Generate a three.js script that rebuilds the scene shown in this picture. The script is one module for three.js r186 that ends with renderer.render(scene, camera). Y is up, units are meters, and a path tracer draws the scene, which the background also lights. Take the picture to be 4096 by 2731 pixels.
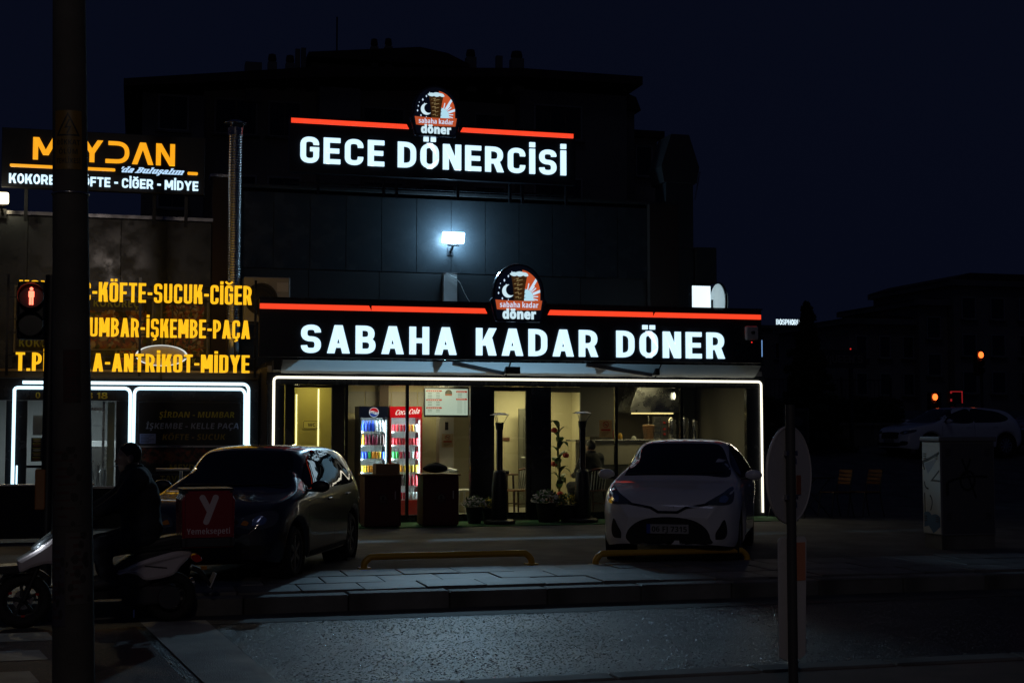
import * as THREE from 'three';
import { RoundedBoxGeometry } from 'three/addons/geometries/RoundedBoxGeometry.js';
import { mergeGeometries, mergeVertices } from 'three/addons/utils/BufferGeometryUtils.js';
import { TessellateModifier } from 'three/addons/modifiers/TessellateModifier.js';
import { MarchingCubes } from 'three/addons/objects/MarchingCubes.js';
import { RectAreaLightUniformsLib } from 'three/addons/lights/RectAreaLightUniformsLib.js';
import { MeshBVH } from 'three-mesh-bvh';

// ---------- camera, sky, moonlight, exposure ----------
// axes: x runs along the shop fronts, z towards the street and the camera, y up; forecourt at y = 0, road 15 cm lower
const scene = new THREE.Scene();
const camera = new THREE.PerspectiveCamera(27.53, 1024 / 682, 0.1, 600);
camera.position.set(0, 1.6, 23.6);
{ const yaw = 15.05 * Math.PI / 180, pitch = 3.594 * Math.PI / 180;
  camera.lookAt(Math.sin(yaw) * Math.cos(pitch), 1.6 + Math.sin(pitch), 23.6 - Math.cos(yaw) * Math.cos(pitch)); }
{ // night sky: deep navy, a little lighter towards the middle heights, faint unevenness
  const w = 256, h = 128, d = new Float32Array(w * h * 4);
  for (let j = 0; j < h; j++) for (let i = 0; i < w; i++) {
    const el = (j + 0.5) / h * Math.PI - Math.PI / 2, az = i / w * Math.PI * 2, k = (j * w + i) * 4;
    const f = 0.86 + 0.28 * Math.max(0, Math.sin(el)) + 0.05 * Math.sin(az * 2 + 1) * Math.cos(el) + 0.03 * Math.sin(az * 5 + el * 7);
    d[k] = 0.0023 * f; d[k + 1] = 0.0034 * f; d[k + 2] = 0.0098 * f; d[k + 3] = 1;
  }
  const t = new THREE.DataTexture(d, w, h, THREE.RGBAFormat, THREE.FloatType);
  t.mapping = THREE.EquirectangularReflectionMapping; t.magFilter = THREE.LinearFilter; t.needsUpdate = true;
  scene.background = t; scene.environment = t;
}
const moon = new THREE.DirectionalLight(0xc8d0ff, 0.016);
moon.position.set(-14, 40, 22); moon.castShadow = true; moon.shadow.radius = 20; moon.shadow.mapSize.set(2048, 2048);
Object.assign(moon.shadow.camera, { left: -30, right: 30, top: 30, bottom: -30, near: 1, far: 140 });
scene.add(moon);
const renderer = new THREE.WebGLRenderer({ antialias: true });
renderer.toneMapping = THREE.LinearToneMapping; renderer.toneMappingExposure = 1;
renderer.shadowMap.enabled = true; renderer.setSize(1024, 682);
RectAreaLightUniformsLib.init();

// ---------- helpers ----------
let seed = 7; const rnd = () => { seed = (seed * 1664525 + 1013904223) >>> 0; return seed / 4294967296; };
const rr = (a, b) => a + (b - a) * rnd();
const V = (x, y, z) => new THREE.Vector3(x, y, z), V2 = (x, y) => new THREE.Vector2(x, y);
const PI = Math.PI, D = PI / 180;
const taken = {};
const numbered = (n) => { const k = taken[n] = (taken[n] ?? -1) + 1; return k ? n + '_' + String(k).padStart(3, '0') : n; };
function meta(o, label, category, group, kind) { Object.assign(o.userData, { label, category }); if (group) o.userData.group = group; if (kind) o.userData.kind = kind; return o; }
function thing(name, label, category, pos = [0, 0, 0], ry = 0, group) {
  const o = new THREE.Group(); o.name = numbered(name); o.position.set(...pos); o.rotation.y = ry; scene.add(o); return meta(o, label, category, group);
}
function part(parent, name, geo, mat, pos, rot) {
  const m = new THREE.Mesh(geo, mat); m.name = name; m.castShadow = m.receiveShadow = true;
  if (pos) m.position.set(...pos); if (rot) m.rotation.set(...rot); parent.add(m); return m;
}
function struct(name, geo, mat, pos, rot) { const m = part(scene, numbered(name), geo, mat, pos, rot); m.userData.kind = 'structure'; return m; }
function single(name, label, category, geo, mat, pos, rot, group) { return meta(part(scene, numbered(name), geo, mat, pos, rot), label, category, group); }
function copyOf(o, label, pos, ry, group) {
  const c = o.clone(); c.name = numbered(o.name.replace(/_\d{3}$/, '')); c.position.set(...pos); if (ry !== undefined) c.rotation.y = ry; scene.add(c);
  c.userData = { ...o.userData, label }; if (group) c.userData.group = group; return c;
}
function uvm(g) { // uv in metres from the main direction of each vertex normal
  const p = g.attributes.position, n = g.attributes.normal, u = new Float32Array(p.count * 2);
  for (let i = 0; i < p.count; i++) {
    const ax = Math.abs(n.getX(i)), ay = Math.abs(n.getY(i)), az = Math.abs(n.getZ(i));
    u[2 * i] = ax > ay && ax > az ? p.getZ(i) : p.getX(i); u[2 * i + 1] = ay > ax && ay > az ? p.getZ(i) : p.getY(i);
  }
  g.setAttribute('uv', new THREE.BufferAttribute(u, 2)); return g;
}
const bx = (w, h, d, r = 0) => uvm(r ? new RoundedBoxGeometry(w, h, d, 2, r) : new THREE.BoxGeometry(w, h, d));
const at = (g, x, y, z, rx = 0, ry = 0, rz = 0) => { g.rotateX(rx); g.rotateY(ry); g.rotateZ(rz); g.translate(x, y, z); return g; };
const bb = (x0, x1, y0, y1, z0, z1, r) => at(bx(x1 - x0, y1 - y0, z1 - z0, r), (x0 + x1) / 2, (y0 + y1) / 2, (z0 + z1) / 2);
const cyl = (r1, r2, h, s = 20, open = false) => new THREE.CylinderGeometry(r1, r2, h, s, 1, open);
const mg = (...g) => mergeGeometries(g.flat().map((x) => { const y = x.index ? x.toNonIndexed() : x; for (const k of Object.keys(y.attributes)) if (!['position', 'normal', 'uv'].includes(k)) y.deleteAttribute(k); return y; }));
const shp = (pts) => new THREE.Shape(pts.map((p) => V2(p[0], p[1])));
const ext = (s, depth, bevel = 0, seg = 2) => uvm(new THREE.ExtrudeGeometry(Array.isArray(s) ? shp(s) : s, { depth, bevelEnabled: bevel > 0, bevelThickness: bevel, bevelSize: bevel, bevelOffset: -bevel, bevelSegments: seg, curveSegments: 10 }));
const tube = (pts, r, seg = 24, rs = 8, closed = false, tension = 0.5) => new THREE.TubeGeometry(new THREE.CatmullRomCurve3(pts.map((p) => V(...p)), closed, 'catmullrom', tension), seg, r, rs, closed);
function rod(a, b, r, r2 = r, seg = 8) { const A = V(...a), B = V(...b), l = A.distanceTo(B), g = cyl(r2, r, l, seg); g.applyQuaternion(new THREE.Quaternion().setFromUnitVectors(V(0, 1, 0), B.clone().sub(A).normalize())); const m = A.add(B).multiplyScalar(0.5); g.translate(m.x, m.y, m.z); return g; }
function beam(a, b, w, h) { const A = V(...a), B = V(...b), l = A.distanceTo(B), g = bx(w, l, h); g.applyQuaternion(new THREE.Quaternion().setFromUnitVectors(V(0, 1, 0), B.clone().sub(A).normalize())); const m = A.add(B).multiplyScalar(0.5); g.translate(m.x, m.y, m.z); return g; }
const lathe = (pts, s = 24) => new THREE.LatheGeometry(pts.map((p) => V2(p[0], p[1])), s);
const rrect = (x0, y0, x1, y1, r) => { const s = new THREE.Shape(); s.moveTo(x0 + r, y0); s.lineTo(x1 - r, y0); s.quadraticCurveTo(x1, y0, x1, y0 + r); s.lineTo(x1, y1 - r); s.quadraticCurveTo(x1, y1, x1 - r, y1); s.lineTo(x0 + r, y1); s.quadraticCurveTo(x0, y1, x0, y1 - r); s.lineTo(x0, y0 + r); s.quadraticCurveTo(x0, y0, x0 + r, y0); return s; };

// ---------- textures: tileable noise ----------
function hash(x, y, s) { let n = (x * 374761393 + y * 668265263 + s * 2147483647) | 0; n = Math.imul(n ^ (n >>> 13), 1274126177); return ((n ^ (n >>> 16)) >>> 0) / 4294967296; }
function vnoise(x, y, per, s) {
  const xi = Math.floor(x), yi = Math.floor(y), fx = x - xi, fy = y - yi, u = fx * fx * (3 - 2 * fx), v = fy * fy * (3 - 2 * fy), w = (a) => ((a % per) + per) % per;
  const a = hash(w(xi), w(yi), s), b = hash(w(xi + 1), w(yi), s), c = hash(w(xi), w(yi + 1), s), d = hash(w(xi + 1), w(yi + 1), s);
  return a + (b - a) * u + (c - a) * v + (a - b - c + d) * u * v;
}
function tex(n, fn, metres, srgb) {
  const d = new Uint8Array(n * n * 4);
  for (let j = 0; j < n; j++) for (let i = 0; i < n; i++) { const v = fn(i / n, j / n, i, j), k = (j * n + i) * 4; for (let c = 0; c < 3; c++) d[k + c] = 255 * Math.min(1, Math.max(0, Array.isArray(v) ? v[c] : v)); d[k + 3] = 255; }
  const t = new THREE.DataTexture(d, n, n); t.wrapS = t.wrapT = THREE.RepeatWrapping; t.magFilter = THREE.LinearFilter; t.minFilter = THREE.LinearMipmapLinearFilter; t.generateMipmaps = true;
  t.repeat.set(1 / metres, 1 / metres); if (srgb) t.colorSpace = THREE.SRGBColorSpace; t.needsUpdate = true; return t;
}
const fbm = (u, v, p, o, s) => { let a = 0, w = 0, k = 1; for (let i = 0; i < o; i++) { a += k * vnoise(u * p, v * p, p, s + i); w += k; k *= 0.55; p *= 2; } return a / w; };
const T = {
  asphaltC: tex(1024, (u, v, i, j) => { const g = hash(i >> 2, j >> 2, 3), st = fbm(u, v, 4, 5, 9); const k = 0.5 + 0.25 * (hash(i >> 1, j >> 1, 6) - 0.5) + 0.45 * (st - 0.5) + (g > 0.93 ? 0.42 : 0); return [k, k * 0.99, k * 0.97]; }, 4, true),
  asphaltB: tex(1024, (u, v, i, j) => 0.5 * hash(i, j, 5) + 0.5 * vnoise(u * 512, v * 512, 512, 4), 3),
  asphaltR: tex(1024, (u, v, i, j) => (hash(i >> 2, j >> 2, 3) > 0.93 ? 0.22 : 0.5) + 0.25 * (fbm(u, v, 6, 5, 12) - 0.5), 4),
  concC: tex(512, (u, v) => { const k = 0.72 + 0.5 * (fbm(u, v, 5, 6, 21) - 0.5); return [k, k, k * 0.98]; }, 2, true),
  concB: tex(512, (u, v, i, j) => 0.6 * fbm(u, v, 24, 4, 31) + 0.4 * hash(i, j, 2), 1.5),
  plastC: tex(512, (u, v) => { const k = 0.86 + 0.3 * (fbm(u, v, 3, 6, 41) - 0.5); return [k, k, k]; }, 5, true),
  wood: tex(512, (u, v) => { const k = 0.6 + 0.5 * (fbm(u * 0.125, v, 16, 4, 51) - 0.5) + 0.1 * Math.sin(v * 120 + 6 * fbm(u, v, 4, 3, 5)); return [k, k * 0.85, k * 0.7]; }, 1, true),
  scuff: tex(512, (u, v) => 0.5 + 0.9 * (fbm(u, v, 6, 6, 61) - 0.5), 1.3),
};
function canvasTex(w, h, draw, nosrgb) { const c = document.createElement('canvas'); c.width = w; c.height = h; const x = c.getContext('2d'); draw(x, w, h); const t = new THREE.CanvasTexture(c); if (!nosrgb) t.colorSpace = THREE.SRGBColorSpace; t.anisotropy = 4; return t; }
// flat printed sheet: uv 0..1 over the whole outline
function sheetUV(g, x0, y0, w, h) { const p = g.attributes.position, u = new Float32Array(p.count * 2); for (let i = 0; i < p.count; i++) { u[2 * i] = (p.getX(i) - x0) / w; u[2 * i + 1] = (p.getY(i) - y0) / h; } g.setAttribute('uv', new THREE.BufferAttribute(u, 2)); return g; }

// ---------- materials ----------
const col = (r, g, b) => new THREE.Color().setRGB(r, g, b);
const mat = (c, roughness = 0.7, metalness = 0, o = {}) => new THREE.MeshStandardMaterial({ color: Array.isArray(c) ? col(...c) : c, roughness, metalness, ...o });
const phy = (c, roughness, o = {}) => new THREE.MeshPhysicalMaterial({ color: Array.isArray(c) ? col(...c) : c, roughness, ...o });
const glow = (c, k, base = [0.6, 0.6, 0.6]) => mat(base, 0.5, 0, { emissive: col(...c), emissiveIntensity: k });
const M = {
  asphalt: mat([0.06, 0.061, 0.066], 0.85, 0, { map: T.asphaltC, bumpMap: T.asphaltB, bumpScale: 0.013, roughnessMap: T.asphaltR }),
  gutter: mat([0.11, 0.11, 0.11], 0.75, 0, { map: T.concC, bumpMap: T.concB, bumpScale: 0.004 }),
  fore: mat([0.17, 0.165, 0.17], 0.85, 0, { map: T.concC, bumpMap: T.concB, bumpScale: 0.004 }),
  slab: [0, 1, 2].map((i) => mat([0.2 + 0.03 * i, 0.2 + 0.03 * i, 0.21 + 0.03 * i], 0.6, 0, { map: T.concC, bumpMap: T.concB, bumpScale: 0.003 })),
  kerb: [0, 1].map((i) => mat([0.22 + 0.05 * i, 0.22 + 0.05 * i, 0.22 + 0.05 * i], 0.7, 0, { map: T.concC, bumpMap: T.concB, bumpScale: 0.004 })),
  roadPaint: mat([0.62, 0.6, 0.56], 0.6, 0, { map: T.concC, bumpMap: T.asphaltB, bumpScale: 0.005 }),
  redPaint: mat([0.2, 0.05, 0.045], 0.65, 0, { map: T.asphaltC, bumpMap: T.asphaltB, bumpScale: 0.008 }),
  turf: mat([0.03, 0.12, 0.045], 0.95, 0, { bumpMap: T.concB, bumpScale: 0.01 }),
  black: mat([0.012, 0.012, 0.014], 0.45), blackGloss: mat([0.01, 0.01, 0.012], 0.15), blackMatt: mat([0.015, 0.015, 0.016], 0.85),
  frame: mat([0.018, 0.02, 0.024], 0.4, 0, { roughnessMap: T.scuff }), dark: mat([0.05, 0.052, 0.058], 0.6, 0, { map: T.plastC }),
  signFace: mat([0.012, 0.013, 0.017], 0.28), clad: mat([0.05, 0.06, 0.07], 0.45, 0, { map: T.plastC, roughnessMap: T.scuff }),
  clad2: mat([0.04, 0.048, 0.056], 0.5, 0, { map: T.plastC }), brown: mat([0.05, 0.03, 0.025], 0.6, 0, { map: T.plastC }),
  white: mat([0.75, 0.75, 0.74], 0.5, 0, { map: T.plastC }), cream: mat([0.7, 0.65, 0.45], 0.75, 0, { map: T.plastC }), grey: mat([0.3, 0.3, 0.31], 0.6, 0, { map: T.plastC }),
  awning: mat([0.62, 0.66, 0.68], 0.8, 0, { map: T.plastC, side: THREE.DoubleSide }), steel: mat([0.6, 0.6, 0.6], 0.3, 1), steelRough: mat([0.45, 0.45, 0.46], 0.5, 1, { roughnessMap: T.scuff }), galv: mat([0.5, 0.52, 0.54], 0.28, 1),
  chrome: mat([0.8, 0.8, 0.8], 0.12, 1), rubber: mat([0.018, 0.018, 0.018], 0.8), conc: mat([0.24, 0.235, 0.225], 0.85, 0, { map: T.concC, bumpMap: T.concB, bumpScale: 0.004 }),
  render: mat([0.22, 0.21, 0.2], 0.9, 0, { map: T.plastC }), render2: mat([0.3, 0.27, 0.24], 0.9, 0, { map: T.plastC }), roof: mat([0.09, 0.05, 0.04], 0.8, 0, { map: T.concC }), winGlass: mat([0.02, 0.025, 0.03], 0.08),
  pane: phy([0.93, 0.96, 0.95], 0.02, { transmission: 1, thickness: 0, ior: 1.5 }), wood: mat([0.42, 0.26, 0.12], 0.5, 0, { map: T.wood }), yellowPaint: mat([0.62, 0.36, 0.03], 0.5, 0, { roughnessMap: T.scuff }), red: mat([0.35, 0.02, 0.02], 0.4), darkRed: mat([0.07, 0.006, 0.008], 0.4),
  leaf: mat([0.04, 0.1, 0.025], 0.5, 0, { side: THREE.DoubleSide }), darkLeaf: mat([0.02, 0.035, 0.018], 0.8, 0, { side: THREE.DoubleSide }), bark: mat([0.06, 0.045, 0.03], 0.9),
  // light sources
  letterWhite: glow([0.66, 0.93, 1.12], 1.15), letterYellow: glow([1.0, 0.5, 0.004], 1.12), letterAmber: glow([1.0, 0.4, 0.004], 1.0), barRed: glow([1.0, 0.055, 0.012], 1.05), tubeWarm: glow([1.0, 0.93, 0.74], 1.7), tubeCool: glow([0.58, 0.86, 1.0], 1.7), tubeYellow: glow([1, 0.9, 0.42], 1.6),
};
function area(parent, w, h, color, power, pos, target) { const l = new THREE.RectAreaLight(col(...color), power, w, h); l.position.set(...pos); parent.add(l); parent.updateWorldMatrix(true, false); l.lookAt(parent.localToWorld(V(...target))); return l; }

// ---------- block letters: each glyph is a set of strokes in a box of height 1 ----------
function roundPath(pts, r) {
  const o = [pts[0]];
  for (let i = 1; i < pts.length - 1; i++) {
    const [a, p, b] = [pts[i - 1], pts[i], pts[i + 1]], la = Math.hypot(a[0] - p[0], a[1] - p[1]), lb = Math.hypot(b[0] - p[0], b[1] - p[1]), k = Math.min(r, la * (i > 1 ? 0.5 : 1), lb * (i < pts.length - 2 ? 0.5 : 1));
    const A = [p[0] + (a[0] - p[0]) / la * k, p[1] + (a[1] - p[1]) / la * k], B = [p[0] + (b[0] - p[0]) / lb * k, p[1] + (b[1] - p[1]) / lb * k];
    for (let j = 0; j <= 7; j++) { const t = j / 7, c = 0.44 * (1 - t) * t * 2; const q = (1 - t) * (1 - t), w = 2 * t * (1 - t), e = t * t; o.push([q * A[0] + w * p[0] + e * B[0] + 0 * c, q * A[1] + w * p[1] + e * B[1]]); }
  }
  o.push(pts[pts.length - 1]); return o.filter((p, i) => !i || Math.hypot(p[0] - o[i - 1][0], p[1] - o[i - 1][1]) > 1e-4);
}
function stroke(pts, t, r) {
  const p = roundPath(pts, r), L = [], Rr = [];
  for (let i = 0; i < p.length; i++) {
    const a = p[Math.max(0, i - 1)], b = p[Math.min(p.length - 1, i + 1)], dx = b[0] - a[0], dy = b[1] - a[1], l = Math.hypot(dx, dy), nx = -dy / l * t / 2, ny = dx / l * t / 2;
    L.push([p[i][0] + nx, p[i][1] + ny]); Rr.push([p[i][0] - nx, p[i][1] - ny]);
  }
  return shp([...L, ...Rr.reverse()]);
}
function glyph(ch, W, t, R) {
  const th = t * 0.92, h = t / 2, e = th / 2, box = (a, b, c, d) => shp([[a, b], [c, b], [c, d], [a, d]]), dg = (xa, ya, xb, yb, w) => shp([[xa, ya], [xa + w, ya], [xb + w, yb], [xb, yb]]);
  const S = (pts, r = R) => stroke(pts, th, r), dots = (w) => [box(w / 2 - t * 1.05, 1.07, w / 2 - t * 0.2, 1.07 + t * 0.85), box(w / 2 + t * 0.2, 1.07, w / 2 + t * 1.05, 1.07 + t * 0.85)], ced = (w) => [stroke([[w / 2, 0.01], [w / 2 + t * 0.5, -t * 0.75], [w / 2 - t * 0.55, -t * 1.05]], t * 0.5, t * 0.3)];
  const base = { 'Ö': 'O', 'Ü': 'U', 'İ': 'I', 'Ğ': 'G', 'Ş': 'S', 'Ç': 'C' }[ch];
  if (base) { const [w, s] = glyph(base, W, t, R); return [w, [...s, ...(ch === 'Ö' || ch === 'Ü' ? dots(w) : ch === 'İ' ? [box(w / 2 - h, 1.07, w / 2 + h, 1.07 + t)] : ch === 'Ğ' ? [stroke([[w / 2 - t * 1.1, 1.2], [w / 2, 1.04], [w / 2 + t * 1.1, 1.2]], t * 0.6, t)] : ced(w))]]; }
  const ring = () => { const s = rrect(0, 0, W, 1, R + h), q = rrect(t, th, W - t, 1 - th, Math.max(0.02, Math.min(R - h * 0.2, W / 2 - t, 0.5 - th))); s.holes.push(new THREE.Path(q.getPoints(8).reverse())); return s; };
  const w9 = W * 0.88, A = W * 1.12, tx = t * 1.1;
  switch (ch) {
    case 'A': return [A, [dg(0, 0, A / 2 - tx * 0.55, 1, tx), dg(A - tx, 0, A / 2 - tx * 0.45, 1, tx), box(A * 0.25, 0.2, A * 0.75, 0.2 + th * 0.9)]];
    case 'Λ': return [A, [dg(0, 0, A / 2 - tx * 0.55, 1, tx), dg(A - tx, 0, A / 2 - tx * 0.45, 1, tx)]];
    case 'B': return [W, [box(0, 0, t, 1), S([[h, 1 - e], [W * 0.95 - h, 1 - e], [W * 0.95 - h, 0.51], [h, 0.51]], 0.22), S([[h, 0.5], [W - h, 0.5], [W - h, e], [h, e]], 0.24)]];
    case 'C': return [W, [S([[W - h, 0.68], [W - h, 1 - e], [h, 1 - e], [h, e], [W - h, e], [W - h, 0.32]])]];
    case 'G': return [W, [S([[W - h, 0.7], [W - h, 1 - e], [h, 1 - e], [h, e], [W - h, e], [W - h, 0.53]]), box(W * 0.52, 0.45, W - 0.004, 0.45 + th * 0.9)]];
    case 'D': return [W, [box(0, 0, t, 1), S([[h, 1 - e], [W - h, 1 - e], [W - h, e], [h, e]])]];
    case 'Ↄ': return [W * 1.25, [S([[t * 0.55, 1 - e], [W * 1.25 - h, 1 - e], [W * 1.25 - h, e], [0, e]], 0.48)]];
    case 'E': return [w9, [box(0, 0, t, 1), box(t * 0.5, 1 - th, w9, 1), box(t * 0.5, 0, w9, th), box(t * 0.5, 0.5 - e, w9 * 0.93, 0.5 + e)]];
    case 'F': return [w9, [box(0, 0, t, 1), box(t * 0.5, 1 - th, w9, 1), box(t * 0.5, 0.48 - e, w9 * 0.92, 0.48 + e)]];
    case 'H': return [W, [box(0, 0, t, 1), box(W - t, 0, W, 1), box(t * 0.5, 0.5 - e, W - t * 0.5, 0.5 + e)]];
    case 'I': return [t, [box(0, 0, t, 1)]];
    case 'K': return [W * 1.06, [box(0, 0, t, 1), dg(t * 0.72, 0.36, W * 1.04 - tx, 1, tx * 1.08), dg(W * 1.06 - tx * 1.1, 0, t * 1.35, 0.62, tx * 1.1)]];
    case 'L': return [w9, [box(0, 0, t, 1), box(t * 0.5, 0, w9, th)]];
    case 'M': { const m = W * 1.3; return [m, [box(0, 0, t, 1), box(m - t, 0, m, 1), dg(m / 2 - t * 0.55, 0.22, t * 0.12, 1, t * 1.1), dg(m / 2 - t * 0.55, 0.224, m - t * 1.22, 1, t * 1.1)]]; }
    case 'N': return [W, [box(0, 0, t, 1), box(W - t, 0, W, 1), dg(W - t * 1.12, 0, t * 0.05, 1, t * 1.06)]];
    case 'O': case '0': return [W, [ring()]];
    case 'P': return [W, [box(0, 0, t, 1), S([[h, 1 - e], [W - h, 1 - e], [W - h, 0.4], [h, 0.4]], 0.28)]];
    case 'R': return [W * 1.03, [box(0, 0, t, 1), S([[h, 1 - e], [W - h, 1 - e], [W - h, 0.42], [h, 0.42]], 0.27), dg(W * 1.03 - tx, 0, W * 0.42, 0.46, tx)]];
    case 'S': return [W, [S([[W - h, 0.73], [W - h, 1 - e], [h, 1 - e], [h, 0.5], [W - h, 0.5], [W - h, e], [h, e], [h, 0.27]], Math.min(R, 0.26))]];
    case 'T': return [W * 0.95, [box(0, 1 - th, W * 0.95, 1), box(W * 0.475 - h, 0, W * 0.475 + h, 1 - th * 0.5)]];
    case 'U': return [W, [S([[h, 1], [h, e], [W - h, e], [W - h, 1]])]];
    case 'Y': return [A, [dg(A / 2 - h * 1.05, 0.42, 0, 1, tx), dg(A / 2 - tx + h * 1.05, 0.422, A - tx, 1, tx), box(A / 2 - h, 0, A / 2 + h, 0.5)]];
    case 'Z': return [W, [box(0, 1 - th, W, 1), box(0, 0, W, th), dg(0, th * 0.5, W - tx, 1 - th * 0.5, tx)]];
    case '1': return [W * 0.6, [box(W * 0.6 - t, 0, W * 0.6, 1), dg(0, 0.72, W * 0.6 - tx, 0.96, tx)]];
    case '8': return [W, [rrect(0, 0, W, 0.53, 0.24), rrect(W * 0.05, 0.52, W * 0.95, 1, 0.22)].map((s, i) => { const y = i ? 0.52 : 0, q = rrect(t + i * W * 0.05, y + th * 0.8, W - t - i * W * 0.05, y + (i ? 0.48 : 0.53) - th * 0.8, 0.08); s.holes.push(new THREE.Path(q.getPoints(6).reverse())); return s; })];
    case '-': return [W * 0.55, [box(0, 0.4, W * 0.55, 0.4 + th)]];
    case '.': return [t, [box(0, 0, t, t)]];
    case "'": return [t, [box(0, 0.8, t, 1.05)]];
  }
  throw new Error('no glyph ' + ch);
}
// letters of a word row as separate meshes under parent, from x0 to x1, height h, base line y, front of face at z
function letters(parent, text, x0, x1, y, h, z, style, material, depth = 0.05, name = 'letter') {
  const [W, t, R, gap, sp] = style; let x = 0; const out = [];
  for (const ch of text) { if (ch === ' ') { x += sp; continue; } const [w, s] = glyph(ch, W, t, R); out.push([ch, x, s]); x += w + gap; }
  const k = (x1 - x0) / (x - gap);
  for (const [ch, gx, shapes] of out) {
    const g = mg(shapes.map((s, i) => new THREE.ExtrudeGeometry(s, { depth: depth + i * 0.0025, bevelEnabled: false, curveSegments: 8 }).scale(k, h, 1)));
    part(parent, name, g, material, [x0 + gx * k, y, z]);
  }
}
const DIN = [0.58, 0.19, 0.29, 0.175, 0.42], COND = [0.36, 0.135, 0.1, 0.07, 0.12], ROUND = [0.66, 0.2, 0.34, 0.09, 0.3], MEY = [0.74, 0.19, 0.2, 0.1, 0.3];
// ================= ground and street =================
const groundY = (x, z) => Math.max(0, (-z - 6)) * 0.105;
{ // forecourt and the land behind it: one sheet that rises gently behind the shops
  const xs = [-140, -60, -30, -10, 0, 10, 15, 20, 25, 30, 40, 60, 100, 200], zs = [10.1, 5, 0, -6, -8, -12, -16, -20, -30, -50, -90, -160, -300];
  const p = [], idx = [];
  for (const z of zs) for (const x of xs) p.push(x, Math.min(groundY(x, z), 2.4), z);
  for (let j = 0; j < zs.length - 1; j++) for (let i = 0; i < xs.length - 1; i++) { const a = j * xs.length + i, b = a + 1, c = a + xs.length, d = c + 1; idx.push(a, b, c, b, d, c); }
  const g = new THREE.BufferGeometry(); g.setAttribute('position', new THREE.Float32BufferAttribute(p, 3)); g.setIndex(idx); g.computeVertexNormals(); uvm(g);
  struct('ground', g, M.fore);
  const flat = (x0, x1, z0, z1, y) => at(uvm(new THREE.PlaneGeometry(x1 - x0, z1 - z0).rotateX(-PI / 2)), (x0 + x1) / 2, y, (z0 + z1) / 2);
  const fl2 = (x0, x1, z0, z1, y) => { const g = flat(x0, x1, z0, z1, y); return uvm(g); };
  struct('road', fl2(-140, 200, 10.05, 15.0, -0.15), M.asphalt);
  struct('gutter_strip', fl2(-60, 60, 10.12, 10.72, -0.146), M.gutter);
  struct('near_pavement', uvm(bb(-140, 200, -0.3, 0, 15.06, 60)), mat([0.2, 0.11, 0.085], 0.85, 0, { map: T.concC, bumpMap: T.concB, bumpScale: 0.004 }));
  const kerbs = struct('kerb', bb(-60, 60, -0.4, -0.2, 9.9, 10.08), M.kerb[0]);
  for (let i = 0; i < 46; i++) { const x = -10 + i * 1.0, dy = rr(-0.006, 0.006); part(kerbs, 'kerb_stone', bb(x + 0.006, x + 0.994, -0.199, 0.012 + dy, 9.86, 10.1 + rr(-0.008, 0.008), 0.018), M.kerb[i * 7 % 3 === 0 ? 1 : 0]); }
  const nk = struct('kerb', bb(-60, 60, -0.4, -0.2, 14.86, 15.05), M.kerb[0]);
  for (let i = 0; i < 22; i++) { const x = -6 + i; part(nk, 'kerb_stone', bb(x + 0.006, x + 0.994, -0.199, 0.015 + rr(-0.004, 0.004), 14.84, 15.055, 0.02), M.kerb[i % 3 ? 0 : 1]); }
  // paving slabs behind the far kerb, three rows, uneven
  const pav = struct('pavement', bb(-30, 40, -0.1, 0.004, 8.0, 9.855), M.gutter);
  for (let r = 0; r < 3; r++) for (let i = 0; i < 30; i++) { const x = -4 + i * 0.62 + (r % 2) * 0.31, z = 8.02 + r * 0.612; part(pav, 'paving_slab', at(bx(0.606, 0.04, 0.6, 0.006), x + 0.31, 0.012 + rr(-0.006, 0.006), z + 0.3, rr(-0.008, 0.008), 0, rr(-0.008, 0.008)), M.slab[Math.floor(rnd() * 3)]); }
  struct('green_carpet', bb(2.2, 11.2, 0.0, 0.014, 0.06, 1.25), M.turf);
  // markings
  const poly = (pts, y) => { const g = new THREE.ShapeGeometry(shp(pts.map((p) => [p[0], -p[1]]))); g.rotateX(-PI / 2); g.translate(0, y, 0); return uvm(g); };
  struct('red_crossing', poly([[-5.5, 10.75], [-5.5, 14.8], [0.5, 14.8], [0.02, 10.75]].reverse(), -0.1455), M.redPaint);
  const sl = [[0.06, 10.45], [0.635, 10.45], [1.08, 14.8], [0.62, 14.8]];
  struct('stop_line', poly(sl.slice().reverse(), -0.1415), M.roadPaint);
  for (let i = 0; i < 4; i++) struct('zebra_stripe', poly([[-5.4, 10.86 + i], [-5.4, 11.36 + i], [-0.62, 11.36 + i], [-0.72, 10.86 + i]].reverse(), -0.1415), M.roadPaint);
}
{ // stone chippings bedded in the worn asphalt of the near lane
  const n = 15000, im = new THREE.InstancedMesh(new THREE.OctahedronGeometry(0.0085, 0).scale(1, 0.5, 1), mat([0.14, 0.145, 0.15], 0.22), n), m = new THREE.Matrix4(), q = new THREE.Quaternion(), e = new THREE.Euler(), c = new THREE.Color(); im.name = 'road_chippings'; im.userData.kind = 'stuff'; im.castShadow = im.receiveShadow = true;
  for (let i = 0; i < n; i++) { const z = rr(10.74, 14.82), x0 = 0.75 + (z - 10.45) * 0.11, x = x0 + rnd() * (9.5 - x0); e.set(rr(-0.35, 0.35), rr(0, 6.3), rr(-0.35, 0.35)); q.setFromEuler(e); const s = rr(0.45, 1.15) * (0.75 + 0.6 * vnoise(x * 0.9, z * 1.3, 64, 77)); im.setMatrixAt(i, m.compose(V(x, -0.1495, z), q, V(s, s, s))); const g = rr(0.5, 1.3); im.setColorAt(i, c.setRGB(g, g, g * 1.02)); }
  scene.add(im);
}
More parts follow.
